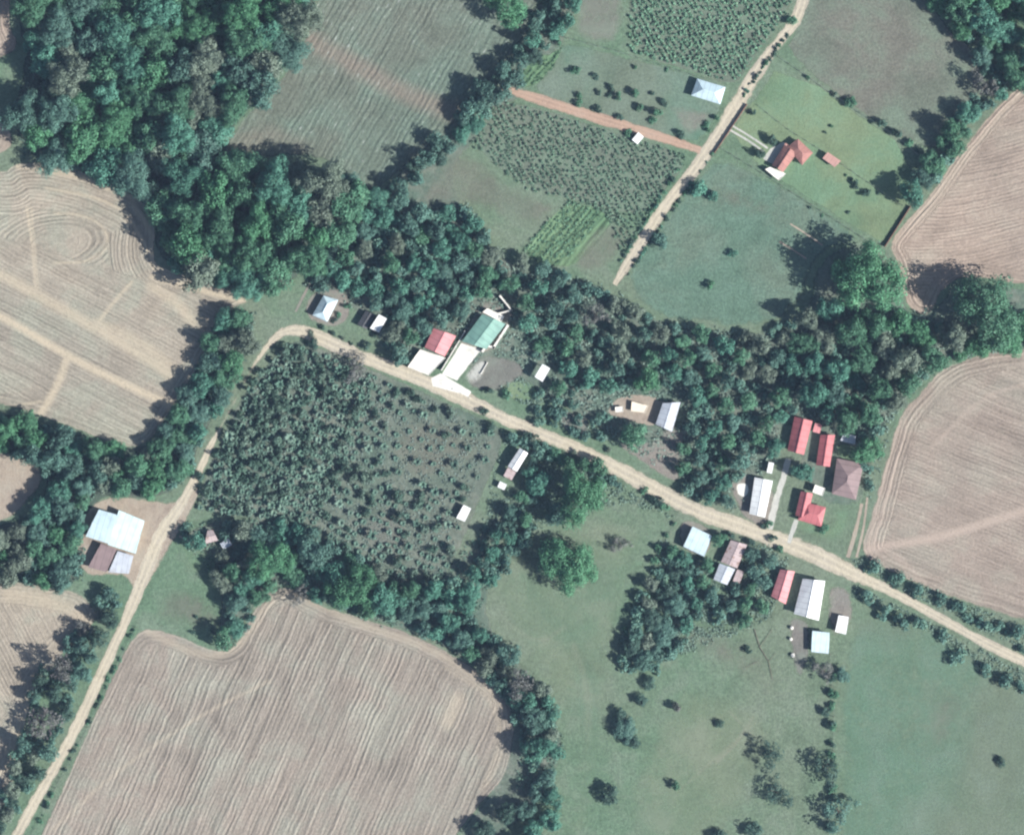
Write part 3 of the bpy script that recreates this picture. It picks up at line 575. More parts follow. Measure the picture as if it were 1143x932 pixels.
def leaf_quads(cent, nrm, size, tone):
    n = len(cent); nrm = nrm/np.linalg.norm(nrm, axis=1, keepdims=True)
    r = rng.normal(size=(n, 3)); a = np.cross(nrm, r); a /= np.linalg.norm(a, axis=1, keepdims=True)+1e-9; b = np.cross(nrm, a)
    s = size[:, None]; asp = rng.uniform(.55, 1, (n, 1))
    V = np.stack([cent-a*s, cent-b*s*asp, cent+a*s, cent+b*s*asp], 1).reshape(-1, 3)
    F = np.arange(n*4).reshape(n, 4); return V, F, np.repeat(tone, 4)
def crown_mesh(name, nclump, per, leaf, flat=.62, base=.70, spread=.30, jag=.18):
    ph = rng.uniform(0, 6.28, 3)
    cs = []; tries = 0
    while len(cs) < nclump and tries < 20000:
        tries += 1
        v = rng.normal(size=3); v /= np.linalg.norm(v)
        if v[2] < -.45: continue
        az = math.atan2(v[1], v[0]); k = 1+jag*(math.sin(2*az+ph[0])*.7+math.sin(3*az+ph[1])*.7+math.sin(5*az+ph[2])*.5)
        rr = rng.uniform(.45, .80)*k
        c = np.array([v[0]*rr, v[1]*rr, base+v[2]*rr*flat/.8*rng.uniform(.75, 1.25)])
        if all(np.linalg.norm(c-e) > spread*.62 for e, _ in cs) or rng.random() < .04: cs.append((c, rng.uniform(.7, 1.25)*spread))
    C_, N_, S_, T_ = [], [], [], []
    for c, r in cs:
        d = rng.normal(size=(per, 3)); d /= np.linalg.norm(d, axis=1, keepdims=True)
        d[:, 2] = np.where(d[:, 2] < -.3, -d[:, 2], d[:, 2])
        rad = r*rng.uniform(.72, 1.08, per)[:, None]
        C_.append(c+d*rad*np.array([1, 1, .8])); N_.append(d*1.0+rng.normal(size=(per, 3))*.34+np.array([0, 0, .05])); S_.append(leaf*rng.uniform(.6, 1.3, per))
        T_.append(np.clip(rng.normal(.5, .16, per)+rng.uniform(-.2, .2), 0, 1))
    V, F, T = leaf_quads(np.concatenate(C_), np.concatenate(N_), np.concatenate(S_), np.concatenate(T_))
    return mesh_np(name, V, F, {'tone': T}, M_leaf)
def tube(bm, a, b, ra, rb, n=7):
    a = Vector(a); b = Vector(b); d = (b-a).normalized(); u = d.orthogonal().normalized(); w = d.cross(u)
    A = [bm.verts.new(a+(u*math.cos(t)+w*math.sin(t))*ra) for t in [6.283*i/n for i in range(n)]]
    B = [bm.verts.new(b+(u*math.cos(t)+w*math.sin(t))*rb) for t in [6.283*i/n for i in range(n)]]
    for i in range(n): bm.faces.new((A[i], A[(i+1) % n], B[(i+1) % n], B[i]))
    bm.faces.new(A); bm.faces.new(B)
def trunk_mesh(name, top=.62):
    bm = bmesh.new(); tube(bm, (0, 0, -.02), (.02, .01, .32), .085, .055); tube(bm, (.02, .01, .32), (0, 0, top), .055, .03)
    for k in range(5):
        a = 6.283*k/5+random.random(); z = .28+.05*k; r = random.uniform(.35, .55)
        tube(bm, (.01, 0, z), (math.cos(a)*r, math.sin(a)*r, z+random.uniform(.2, .38)), .034, .012, 5)
    me = bpy.data.meshes.new(name); bm.to_mesh(me); bm.free(); me.materials.append(M_bark); return me
def bare_mesh(name):
    bm = bmesh.new()
    def grow(p, d, L, r, k):
        e = p+d*L; tube(bm, p, e, r, r*.6, 4)
        if k == 0: return
        for _ in range(4 if k > 1 else 5):
            nd = (d+Vector((random.uniform(-1, 1), random.uniform(-1, 1), random.uniform(-.35, .55)))*.85).normalized(); grow(e, nd, L*random.uniform(.5, .75), r*.6, k-1)
    for i in range(6):
        a = 6.283*i/6; grow(Vector((0, 0, .3)), Vector((math.cos(a), math.sin(a), .7)).normalized(), .42, .03, 3)
    me = bpy.data.meshes.new(name); bm.to_mesh(me); bm.free(); me.materials.append(M_twig); return me
BIG = [crown_mesh('broadleaf_crown', 46, 85, .052, jag=.22) for _ in range(9)]
HUGE = [crown_mesh('wide_crown', 105, 105, .030, spread=.22, jag=.32) for _ in range(4)]
MED = [crown_mesh('medium_crown', 22, 60, .085, spread=.40, jag=.25) for _ in range(7)]
SML = [crown_mesh('bush_crown', 9, 42, .14, spread=.5, base=.45, flat=.5, jag=.3) for _ in range(6)]
SPARSE = [crown_mesh('sparse_crown', 22, 46, .062, spread=.32, jag=.42) for _ in range(3)]
TRK = [trunk_mesh('tree_trunk') for _ in range(4)]; BARE = [bare_mesh('bare_branches') for _ in range(3)]
TONE = {'dark': (.060, .105, .088), 'blue': (.095, .170, .145), 'mid': (.090, .185, .125), 'bright': (.090, .200, .122), 'grey': (.155, .195, .160), 'mauve': (.14, .145, .14), 'teal': (.095, .205, .160)}
TONE = {k: tuple(max(.01, (.3*c[0]+.6*c[1]+.1*c[2])+(x-(.3*c[0]+.6*c[1]+.1*c[2]))*TSAT)*1.02 for x in c) for k, c in TONE.items()}
WORD = {'dark': 'dark green', 'blue': 'blue-green', 'mid': 'mid green', 'bright': 'bright green', 'grey': 'grey-green', 'mauve': 'greyish thin-leaved', 'teal': 'teal green'}
PLACED = []; ntree = [0, 0]
def tree(x, y, r, tone, label, group=None, zs=None, bare=False, kind='tree'):
    """r in survey units = crown radius; stands where the trunk is"""
    X, Y = P(x, y); PLACED.append((x, y, r)); s = r*S
    tl = 1.0 if zs is None else zs
    big = r >= 11
    name = 'bare_tree' if bare else ('broadleaf_tree' if big else ('small_tree' if r >= 5 else 'shrub'))
    cat = 'tree' if r >= 5 else 'shrub'
    hz = s*(random.uniform(.8, 1.9) if label.find(' in the ') > 0 else random.uniform(1.2, 1.4))*tl*(1.0 if r < 24 else .88)
    if r < 5:
        o = bpy.data.objects.new(name, random.choice(SML)); C.objects.link(o)
        o.location = (X, Y, 0); o.scale = (s*1.15, s*1.15, hz*1.25); o.rotation_euler.z = random.uniform(0, 6.28); o.color = (*TONE[tone], 1)
        tagset(o, label, cat, group); return o
    root = empty(name, X, Y, random.uniform(0, 6.28)); root.scale = (s*random.uniform(.95, 1.2), s*random.uniform(.92, 1.15), hz)
    tagset(root, label, cat, group)
    msh = random.choice(BARE if bare else (SPARSE if tone == 'mauve' or 'feathery' in label else (HUGE if r >= 22 else (BIG if r >= 11 else MED))))
    cr = bpy.data.objects.new('branches' if bare else 'crown', msh); C.objects.link(cr); cr.parent = root; cr.color = (*TONE[tone], 1)
    tr = bpy.data.objects.new('trunk', random.choice(TRK)); C.objects.link(tr); tr.parent = root
    if bare:
        c2 = bpy.data.objects.new('crown', random.choice(SPARSE)); C.objects.link(c2); c2.parent = root; c2.color = (*TONE['mauve'], 1); c2.scale = (.85, .85, .9)
    return root

HAND = [
 (562, 0, 28, 'bright', 'bright green tree on the top edge of the meadow'),
 (535, 104, 21, 'blue', 'largest dark round tree of the diagonal row beside the meadow'),
 (634, 630, 34, 'bright', 'broad bright green tree standing in the open pasture'),
 (648, 556, 27, 'bright', 'broad bright green tree just south of the main road'),
 (618, 572, 18, 'blue', 'blue-green tree on the west flank of the tree just south of the main road'),
 (668, 520, 10, 'mid', 'small green tree on the south verge of the main road above the broad bright tree'),
 (600, 540, 13, 'teal', 'teal round tree between the white-roofed plantation-edge house and the broad bright tree'),
 (968, 312, 38, 'bright', 'very broad bright green tree at the lower corner of the lawn'),
 (935, 300, 20, 'dark', 'dark tree on the pasture side of the very broad tree at the lawn corner'),
 (1100, 345, 36, 'mid', 'very broad dark-sided tree between the two right-hand harvested fields'),
 (1098, 98, 15, 'mauve', 'greyish wide tree at the right-hand corner of the fallow field'),
 (1095, 22, 20, 'teal', 'teal tree at the wood edge, top right'),
 (400, 410, 13, 'mauve', 'purplish thin-leaved tree overhanging the main road'),
 (707, 488, 15, 'mid', 'round green tree on the road side of the bare dirt clearing'),
 (722, 425, 14, 'bright', 'round green tree above the bare dirt clearing'),
 (780, 212, 8, 'teal', 'pale teal small tree beside the upper road below the brick wall'),
 (796, 219, 6, 'teal', 'smaller pale teal tree just inside the pasture below the brick wall'),
 (734, 268, 11, 'blue', 'dark tree overhanging the lower end of the upper road'),
 (665, 352, 13, 'mauve', 'purplish tree where the upper road ends'),
 (862, 157, 6, 'dark', 'dark round tree at the north-west corner of the clay red lawn house'),
 (848, 172, 6, 'dark', 'dark round tree at the west side of the clay red lawn house'),
 (884, 24, 5.5, 'mid', 'small dark tree on the upper road verge by the fallow field'),
 (896, 527, 12, 'teal', 'round teal tree between the long red roof and the red rear wing'),
 (864, 500, 11, 'teal', 'round teal tree just west of the long red roof'),
 (676, 885, 13, 'dark', 'lone dark tree in the lower pasture left of the fence line'),
 (693, 812, 16, 'blue', 'irregular blue-green tree in the lower pasture'),
 (713, 780, 9, 'dark', 'small dark tree just above the irregular pasture tree'),
 (724, 762, 7, 'dark', 'smallest of the dark trees descending the middle pasture'),
 (752, 640, 11, 'dark', 'dark tree just south of the pale blue ribbed roof'), (741, 662, 13, 'dark', 'second dark tree down the middle pasture row from the pale blue ribbed roof'),
 (724, 690, 14, 'dark', 'dark tree on the west bulge of the middle pasture row'), (700, 722, 14, 'dark', 'westernmost dark tree of the middle pasture row'), (730, 728, 12, 'blue', 'blue-green tree on the east side of the lower middle pasture row'),
 (690, 797, 9, 'dark', 'dark tree touching the top of the irregular pasture tree'), (706, 826, 8, 'dark', 'dark tree at the lower tip of the irregular pasture tree'),
 (712, 735, 17, 'blue', 'dark tree at the head of the row descending the middle pasture'),
 (735, 705, 19, 'blue', 'blue-green tree near the houses in the middle pasture row'),
 (748, 672, 17, 'blue', 'blue-green tree south-west of the rust-streaked roof'),
 (855, 837, 19, 'dark', 'dark feathery tree, uppermost left of the four lower right trees'),
 (862, 882, 18, 'dark', 'dark feathery tree, lower left of the four lower right trees'),
 (917, 852, 19, 'dark', 'dark feathery tree, upper right of the four lower right trees'),
 (929, 903, 21, 'blue', 'dark feathery tree, lower right of the four lower right trees'),
 (838, 925, 11, 'dark', 'dark tree cut by the bottom edge of the frame, lower right'),
 (804, 932, 8, 'dark', 'small dark bush-like tree on the bottom edge of the frame'),
 (919, 748, 11, 'mauve', 'purplish tree just south of the small square pale blue roof'),
 (938, 752, 9, 'blue', 'blue-green tree right of the purplish one south of the small blue roof'),
 (921, 794, 6, 'dark', 'small dark tree on the fence line between the lower right pastures'),
 (1117, 850, 5.5, 'dark', 'tiny lone dark tree in the far lower right pasture'),
 (698, 703, 4, 'mid', 'tiny shrub alone in the middle pasture'),
 (803, 807, 5, 'dark', 'tiny dark tree alone in the fallow patch of the lower pasture'),
 (755, 788, 4.5, 'mauve', 'thin pale shrub alone in the lower pasture'),
 (754, 877, 4.5, 'mid', 'small faint shrub low in the lower pasture'),
 (835, 725, 4, 'dark', 'small dark shrub in the grass south of the rusty roofs'),
 (692, 607, 9, 'mauve', 'sparse greyish small tree in the pasture east of the broad bright tree'),
 (818, 284, 4, 'teal', 'small pale shrub in the pasture right of the upper road end'),
 (793, 318, 4, 'bright', 'small green shrub in the pasture near its lower edge'),
 (920, 590, 5, 'mid', 'small round tree on the lawn before the red front block'),
 (345, 618, 22, 'blue', 'dark blue-green tree above the tip of the furrowed field'),
 (395, 655, 27, 'bright', 'bright green broad tree at the top edge of the furrowed field'),
 (425, 668, 20, 'teal', 'teal tree right of the bright broad one on the furrowed field edge'),
 (370, 640, 17, 'teal', 'teal tree between the dark tree and the bright broad tree'),
 (300, 625, 24, 'bright', 'bright green tree left of the furrowed field tip'),
 (285, 600, 17, 'blue', 'blue-green tree east of the ruined pinkish hut'),
 (338, 662, 11, 'mauve', 'greyish thin tree on the very tip of the furrowed field'),
 (68, 742, 17, 'mauve', None), (47, 805, 20, 'mauve', None), (88, 718, 13, 'blue', 'blue-green tree above the bare trees by the lower left road'),
 (26, 868, 8, 'dark', 'small dark tree in the lower left verge'), (14, 895, 6, 'dark', 'smaller dark tree lowest in the lower left verge'),
 (108, 685, 8, 'mauve', 'narrow greyish tree just below the lavender lean-to'), (120, 662, 12, 'blue', 'blue-green tree against the south side of the mauve lean-to'),
 (223, 532, 5.5, 'dark', 'small dark tree on the left road edge by the plantation'), (350, 384, 6, 'dark', 'small brownish tree south of the road-bend house'),
 (510, 712, 17, 'blue', 'blue-green tree above the upper right corner of the furrowed field'), (562, 728, 19, 'blue', 'blue-green tree at the left edge of the light pasture'), (580, 760, 16, 'mauve', 'greyish tree right beside the furrowed field corner'),
 (590, 800, 19, 'blue', 'dark tree halfway down the right edge of the furrowed field'), (598, 835, 17, 'teal', 'teal tree lower on the right edge of the furrowed field'), (560, 905, 16, 'dark', 'dark tree beside the lower right end of the furrowed field'), (535, 925, 15, 'dark', 'dark tree on the bottom edge beside the furrowed field'),
]
for (x, y, r, t, lb) in HAND:
    if t in ('dark', 'blue') and r >= 9: x, y, r = x+.28*r, y+.10*r, r*.8
    if lb is None:
        lb = 'purplish leafless-looking tree in the lower left verge, the upper of two' if y < 770 else 'wider purplish leafless-looking tree in the lower left verge, the lower of two'
        tree(x, y, r, t, lb, bare=True)
    else: tree(x, y, r, t, lb, zs=(.72 if t in ('dark', 'blue') and y > 640 and x > 600 else None))

CLEAR = [[(515, 383), (538, 390), (510, 425), (493, 418)], [(481, 422), (492, 416.6), (527, 437), (523, 443), (482.5, 431)], [(850, 178), (859, 166), (874, 158), (884, 164), (866, 186)], [(822, 537), (838, 539), (834, 558), (820, 553)],
 [(690, 445), (730, 445), (748, 452), (735, 478), (700, 468), (680, 462)], [(95, 570), (160, 560), (195, 565), (165, 640), (95, 640)], [(874, 510), (884, 512), (864, 592), (850, 590)], [(540, 395), (575, 402), (582, 418), (550, 438), (525, 430)], [(588, 405), (616, 405), (614, 430), (588, 428)], [(560, 498), (592, 500), (575, 548), (552, 546)], [(345, 345), (352, 324), (382, 328), (368, 366)], [(396, 345), (434, 348), (424, 374), (396, 368)]]
bq = [np.array(b, float) for b in BUILD+CLEAR]
def blocked(x, y, r, fac=.65):
    for b in bq:
        cx, cy = b.mean(0); 
        if math.hypot(x-cx, y-cy) < 60+r:
            X = np.array([x]); Y = np.array([y]); p = [tuple(v) for v in b]
            if inside(X, Y, p)[0] or seg_dist(X, Y, p)[0] < r*fac+1: return True
    X = np.array([x]); Y = np.array([y])
    for pl, w in ROADS:
        if seg_dist(X, Y, pl, False)[0] < w+r*.55: return True
    return False
CAND = []
def fill(poly, n, rmin, rmax, tones, phrase, pack=.72, gaps=(), maxn=400, power=1.6, lawn=()):
    xs = [p[0] for p in poly]; ys = [p[1] for p in poly]; cnt = 0
    for i in range(n):
        if cnt >= maxn: break
        x = random.uniform(min(xs), max(xs)); y = random.uniform(min(ys), max(ys))
        if not inside(np.array([x]), np.array([y]), poly)[0]: continue
        f = (1-i/n); r = rmin+(rmax-rmin)*(f**power)*random.uniform(.8, 1)
        if any(((x-g[0])/g[2])**2+((y-g[1])/g[3])**2 < 1 for g in gaps): continue
        if any(math.hypot(x-a, y-b) < pack*(r+c) for a, b, c in PLACED): continue
        if blocked(x, y, r): continue
        # tone from a slow pattern so neighbours of a kind cluster
        k = (math.sin(x*.045+1.3)+math.sin(y*.052+.4)+math.sin((x+y)*.031))*.9+random.uniform(-1.6, 1.6)
        t = tones[int(max(0, min(.999, (k+3)/6))*len(tones))]
        size = 'broad-crowned tree' if r >= 11 else ('small tree' if r >= 5 else 'shrub')
        lb = f'{WORD[t]} {size} {phrase}'
        CAND.append((x, y, r, t, lb, lb.replace('tree ', 'trees ').replace('shrub ', 'shrubs '), phrase)); PLACED.append((x, y, r))
        cnt += 1; ntree[0] += 1
    return cnt
T5 = ['grey', 'blue', 'teal', 'mid', 'bright', 'bright']
fill([(25, -15), (350, -15), (342, 40), (300, 95), (262, 138), (228, 185), (340, 192), (392, 200), (398, 240), (380, 268), (340, 298), (290, 328), (240, 308), (196, 295), (182, 262), (186, 232), (165, 212), (100, 186), (40, 174), (22, 130), (38, 60)], 9000, 8, 25, T5, 'in the large wood at the upper left', .66,
     gaps=[(36, 92, 20, 36), (100, 38, 22, 12), (192, 52, 14, 20), (185, 198, 12, 14), (24, 15, 10, 22), (95, 60, 14, 10), (300, 178, 40, 8)])
fill([(398, 252), (440, 200), (500, 150), (545, 95), (572, 60), (600, 10), (610, -15), (648, -15), (640, 20), (600, 60), (565, 110), (520, 150), (470, 200), (430, 250), (405, 270)], 2500, 5, 12, ['blue', 'dark', 'blue', 'teal'], 'in the diagonal row between the meadow and the crop plots', .7)
fill([(335, 300), (400, 245), (480, 235), (525, 230), (550, 285), (575, 320), (535, 330), (500, 362), (465, 385), (445, 402), (432, 395), (440, 360), (420, 340), (385, 318), (350, 318)], 4000, 3.6, 12, ['blue', 'teal', 'blue', 'mid', 'grey'], 'in the grove behind the road-bend houses', .80)
fill([(548, 285), (600, 295), (640, 312), (690, 335), (735, 362), (850, 378), (870, 360), (890, 400), (885, 455), (830, 520), (770, 490), (765, 430), (690, 430), (640, 440), (610, 430), (590, 380), (575, 340)], 6000, 3.6, 11, ['blue', 'teal', 'mid', 'blue', 'grey'], 'in the belt of trees above the main road', 1.0, maxn=125)
fill([(870, 360), (915, 345), (1000, 350), (1040, 362), (1143, 355), (1190, 350), (1190, 380), (1100, 388), (1050, 402), (1010, 440), (985, 465), (975, 500), (968, 550), (964, 500), (935, 478), (910, 462), (885, 450)], 5000, 5, 17, ['blue', 'teal', 'mid', 'bright', 'grey', 'bright'], 'in the dense wood left of the right-hand fields', .82)
fill([(-20, 462), (20, 466), (60, 480), (120, 500), (165, 512), (195, 470), (218, 425), (250, 355), (275, 352), (280, 380), (255, 440), (225, 490), (205, 535), (170, 550), (120, 540), (95, 560), (90, 640), (50, 650), (-20, 638), (-20, 595), (20, 590), (55, 555), (55, 520), (10, 500), (-20, 496)], 6000, 6, 15, ['blue', 'teal', 'blue', 'mid', 'bright', 'grey'], 'in the hedgerow between the left fields', .68)
fill([(205, 590), (300, 585), (360, 600), (450, 655), (490, 650), (520, 640), (535, 690), (585, 765), (612, 820), (595, 860), (582, 820), (560, 765), (500, 715), (440, 690), (380, 680), (310, 640), (275, 700), (245, 715), (262, 660), (230, 640)], 3500, 4, 13, ['blue', 'teal', 'mid', 'grey'], 'in the thicket between plantation and furrowed field', .68, gaps=[(200, 680, 50, 45), (215, 625, 30, 20)])
fill([(1035, -15), (1160, -15), (1160, 95), (1120, 105), (1090, 130), (1062, 178), (1040, 205), (1015, 232), (1008, 228), (1040, 180), (1065, 135), (1095, 90), (1090, 50), (1060, 30)], 2500, 4, 16, ['blue', 'teal', 'mid', 'bright'], 'in the tree strip at the upper right', .7)
fill([(962, 622), (1010, 650), (1060, 672), (1143, 705), (1143, 730), (1090, 705), (1010, 660), (950, 628)], 1200, 3.5, 8, ['blue', 'mid', 'mauve'], 'between the right end of the road and the harvested field', 1.35, maxn=10)
fill([(955, 655), (1000, 675), (1050, 705), (1100, 735), (1143, 760), (1143, 775), (1100, 752), (1030, 712), (955, 672)], 1000, 3.5, 8, ['blue', 'mid', 'mauve'], 'on the pasture side of the right end of the road', 1.35, maxn=9)
fill([(790, 595), (860, 612), (870, 640), (850, 690), (820, 700), (790, 680), (770, 640)], 1500, 4, 9, ['teal', 'mid', 'blue'], 'around the rust-streaked roofs', 1.0, maxn=15)
fill([(745, 612), (785, 630), (780, 690), (765, 700), (750, 680)], 800, 4, 9, ['teal', 'mid', 'blue'], 'west of the rust-streaked roofs', .85, maxn=12)
fill([(725, 640), (770, 650), (760, 720), (735, 745), (700, 750), (690, 725)], 700, 4, 9, ['teal', 'grey', 'blue'], 'among the dark trees of the middle pasture row', .8, maxn=16)
fill([(112, 668), (132, 672), (118, 705), (96, 742), (78, 790), (60, 835), (36, 872), (12, 915), (-6, 930), (-6, 895), (14, 858), (26, 810), (36, 765), (58, 732), (92, 700)], 1800, 3.8, 12, ['mauve', 'dark', 'blue', 'grey'], 'in the ragged hedge left of the lower left road', .78, maxn=42)
fill([(565, 480), (610, 495), (700, 540), (690, 545), (640, 520), (600, 510), (590, 600), (545, 660), (520, 650), (545, 590), (575, 560)], 1800, 3.6, 9, ['blue', 'mid', 'teal', 'grey'], 'in the scrub east of the plantation', .74, maxn=44)
fill([(600, 430), (640, 440), (690, 470), (680, 500), (640, 490), (590, 470)], 600, 3.5, 6, ['mid', 'teal', 'grey'], 'on the north verge below the raised white roof', .9, maxn=14)
fill([(770, 490), (830, 520), (815, 570), (770, 555), (755, 510)], 800, 4, 9, ['teal', 'blue', 'mid'], 'west of the large white roadside house', .98, maxn=15)
fill([(600, 840), (625, 870), (610, 950), (575, 950), (585, 880)], 600, 6, 13, ['teal', 'blue'], 'on the lower left margin of the light pasture', .8, maxn=8)
fill([(560, 745), (600, 760), (625, 800), (625, 840), (605, 850)], 600, 5, 10, ['teal', 'grey', 'mid'], 'on the upper left margin of the light pasture', .75, maxn=10)
nb = len([c for c in CAND if c[2] >= 11]); sm = sorted([c for c in CAND if 5 <= c[2] < 11], key=lambda c: -c[2])
cut = sm[265][2] if len(sm) > 265 else 0
print('cand', len(CAND), 'big', nb, 'small', len(sm), 'cut', cut)
rest = []
for c in CAND:
    if c[2] >= 11 or c[2] > cut: tree(c[0], c[1], c[2], c[3], c[4], c[5]); PLACED.pop()
    else: rest.append(c)
mesh_cache = {}
def arr(me):
    if me.name not in mesh_cache:
        v = np.empty(len(me.vertices)*3, np.float32); me.vertices.foreach_get('co', v); f = np.empty(len(me.loops), np.int32); me.loops.foreach_get('vertex_index', f)
        t = np.empty(len(me.vertices), np.float32); me.attributes['tone'].data.foreach_get('value', t); mesh_cache[me.name] = (v.reshape(-1, 3), f.reshape(-1, 4), t)
    return mesh_cache[me.name]
RV, RF, RT, ro_ = [], [], [], 0
for (x, y, r, t, lb, g, ph) in rest:
    V, F, T = arr(random.choice(SML)); s_ = r*S*1.15; a_ = random.uniform(0, 6.28); ca, sa = math.cos(a_), math.sin(a_); X, Y = P(x, y)
    RV.append(np.stack([(V[:, 0]*ca-V[:, 1]*sa)*s_+X, (V[:, 0]*sa+V[:, 1]*ca)*s_+Y, V[:, 2]*s_*1.25], 1)); RF.append(F+ro_); RT.append(np.clip(T+random.uniform(-.25, .3), 0, 1)); ro_ += len(V)
if RV:
    o = bpy.data.objects.new('thicket', mesh_np('thicket', np.concatenate(RV), np.concatenate(RF), {'tone': np.concatenate(RT)}, M_leaf)); C.objects.link(o); o.color = (*TONE['blue'], 1)
    tagset(o, 'thick mass of bushes and saplings filling in between the trees of the belts and hedgerows', 'thicket', None, 'stuff')

def shrubs(lst, tone, label, group=None, jit=0):
    for (x, y, r) in lst: tree(x+random.uniform(-jit, jit), y+random.uniform(-jit, jit), r, tone if isinstance(tone, str) else random.choice(tone), label, group or label)
Z = 3.727
orch = [(230, 172, 3.5), (385, 318, 3.6), (317, 400, 3.2), (315, 430, 4), (397, 455, 4), (400, 388, 2.5), (445, 365, 3.3), (440, 395, 2.3), (480, 402, 3.8), (550, 385, 4.2), (485, 487, 3.8), (567, 448, 3.8), (620, 388, 2.5), (668, 428, 4), (645, 470, 4.2), (620, 500, 4), (740, 560, 4.3), (845, 520, 3.6), (853, 540, 2.5), (888, 490, 2.8), (680, 292, 2), (550, 280, 2), (300, 290, 4.3), (520, 552, 4)]
shrubs([(560+a/Z+1.5, b/Z+.5, r) for a, b, r in orch], ['dark', 'mid'], 'small dark fruit bush scattered in the orchard grass above the reddish earth track')
shrubs([(949, 115, 6), (984, 138, 4.6), (1001, 149, 4.6), (1015, 160, 4.6), (931, 106, 2.5), (902, 87, 2.2), (1024, 168, 3)], ['mid', 'dark'], 'dark shrub in the fence line on the north-east edge of the lawn')
shrubs([(955, 207, 4), (966, 215, 4), (928, 141, 2), (921, 148, 1.6), (1008, 190, 2.4), (947, 237, 1.8), (904, 232, 1.8), (918, 241, 1.6), (950, 200, 1.8), (944, 196, 1.5), (980, 216, 1.7), (840, 126, 3.4), (836, 94, 1.6), (854, 70, 2), (845, 86, 1.6), (992, 222, 1.6)], ['mid', 'dark'], 'small dark shrub dotted on the mown lawn')
L1 = [(152-t_*3.55+random.uniform(-1.2, 1.2), 698+t_*7.2, random.uniform(1.0, 1.9)*random.choice([.8, 1, 1.5])) for t_ in sorted(random.uniform(0, 32) for _ in range(30))]
shrubs(L1, ['dark', 'mid'], 'low shrub in the fence line beside the furrowed field')
L2 = []
for a, b, n, off in (((795, 172), (694, 316), 30, 2), ((760, 185), (690, 296), 22, 0), ((892, 20), (826, 112), 18, 2)):
    for i in range(n):
        if random.random() < .8: L2.append((a[0]+(b[0]-a[0])*i/n+random.uniform(-1, 1), a[1]+(b[1]-a[1])*i/n, random.uniform(1.5, 3.2)))
shrubs(L2, ['dark', 'mid', 'teal'], 'low shrub on the verge of the upper road')
L3 = [(348, 372, 3), (360, 366, 2.5), (372, 372, 2.5), (378, 352, 3), (388, 342, 3.2), (394, 331, 3), (373, 358, 3), (392, 384, 2), (383, 378, 2), (410, 386, 4), (418, 374, 2.6), (540, 458, 4), (548, 476, 5), (590, 486, 4.6), (596, 488, 4), (566, 440, 4.5), (545, 436, 4), (640, 505, 3.5), (679, 502, 3)]
shrubs(L3, ['dark', 'mid', 'grey'], 'low shrub on the grassy verge of the main road')
L4 = [(720, 548, 3.5), (735, 560, 5), (742, 566, 4.5), (728, 556, 4), (730, 625, 4.5), (735, 612, 4), (744, 598, 2.5), (752, 585, 2.2), (862, 600, 4), (815, 597, 4), (838, 606, 5), (870, 612, 4), (903, 668, 0.1+2), (858, 585, 4), (852, 588, 3), (1000, 655, 3)]
shrubs(L4, ['dark', 'mid'], 'dark bush on the verge before the roadside roofs')
L5 = [(929+random.uniform(-3, 3), 750+random.uniform(0, 180), random.uniform(1.5, 4.9)) for i in range(34)]
shrubs(L5, ['dark', 'mid'], 'small shrub on the fence line between the lower right pastures')
L6 = [(236, 635, 4), (253, 652, 3.5), (240, 705, 3.8), (256, 683, 4), (258, 697, 4.3), (219, 688, 2), (236, 632, 3.6), (215, 705, 2.2), (262, 668, 3)]
shrubs(L6, ['dark', 'mid'], 'dark bush around the small field beside the furrowed one')

# ---- plantation plants: 300 individuals + remainder
def plant_mesh(name):
    Vs, Fs, Ts = [], [], []; n = random.randint(7, 10); off = random.random()
    for k in range(n):
        a = 6.283*(k+off)/n+random.uniform(-.25, .25); L = random.uniform(.75, 1.1); w = .17; seg = 5; base = len(Vs); tn = random.uniform(.2, .95)
        for i in range(seg+1):
            t = i/seg; rr = L*(t*.98); z = .55+.55*math.sin(t*2.3)-.25*t*t; ww = w*math.sin(math.pi*(.12+.83*t))*1.1
            x, y = math.cos(a)*rr, math.sin(a)*rr; sx, sy = -math.sin(a)*ww, math.cos(a)*ww
            Vs += [(x-sx, y-sy, z-.07), (x, y, z), (x+sx, y+sy, z-.07)]; Ts += [tn*.8, tn, tn*.8]
        for i in range(seg):
            b = base+i*3; Fs += [(b, b+1, b+4, b+3), (b+1, b+2, b+5, b+4)]
    b = len(Vs)
    for i in range(5):
        a = 6.283*i/5; Vs += [(math.cos(a)*.07, math.sin(a)*.07, 0), (math.cos(a)*.04, math.sin(a)*.04, .6)]; Ts += [.1, .1]
    for i in range(5): j = (i+1) % 5; Fs.append((b+2*i, b+2*j, b+2*j+1, b+2*i+1))
    return mesh_np(name, np.array(Vs), np.array(Fs), {'tone': Ts}, M_leaf), np.array(Vs), np.array(Fs), np.array(Ts)
PLM = [plant_mesh('plantation_plant') for _ in range(6)]
plot = [(318, 384), (345, 388), (395, 410), (450, 432), (505, 458), (552, 478), (545, 510), (520, 562), (495, 645), (470, 655), (425, 632), (355, 600), (300, 578), (222, 568), (248, 500), (284, 425)]
pts = []; tries = 0
while tries < 26000:
    tries += 1; x = random.uniform(215, 560); y = random.uniform(380, 660)
    if not inside(np.array([x]), np.array([y]), plot)[0]: continue
    dens = 1.0 if x+.45*(y-480) < 400 else .55
    if (430 < x < 545 and 462 < y < 545): dens = .3
    r = random.uniform(2.8, 6.4); sp = .74/dens**.75
    if any(abs(x-a) < 25 and math.hypot(x-a, y-b) < sp*(r+c) for a, b, c in pts): continue
    if any(math.hypot(x-a, y-b) < .7*(r+c) for a, b, c in PLACED) or blocked(x, y, r): continue
    pts.append((x, y, r))
pts.sort(key=lambda p: -p[2]); print('plantation', len(pts))
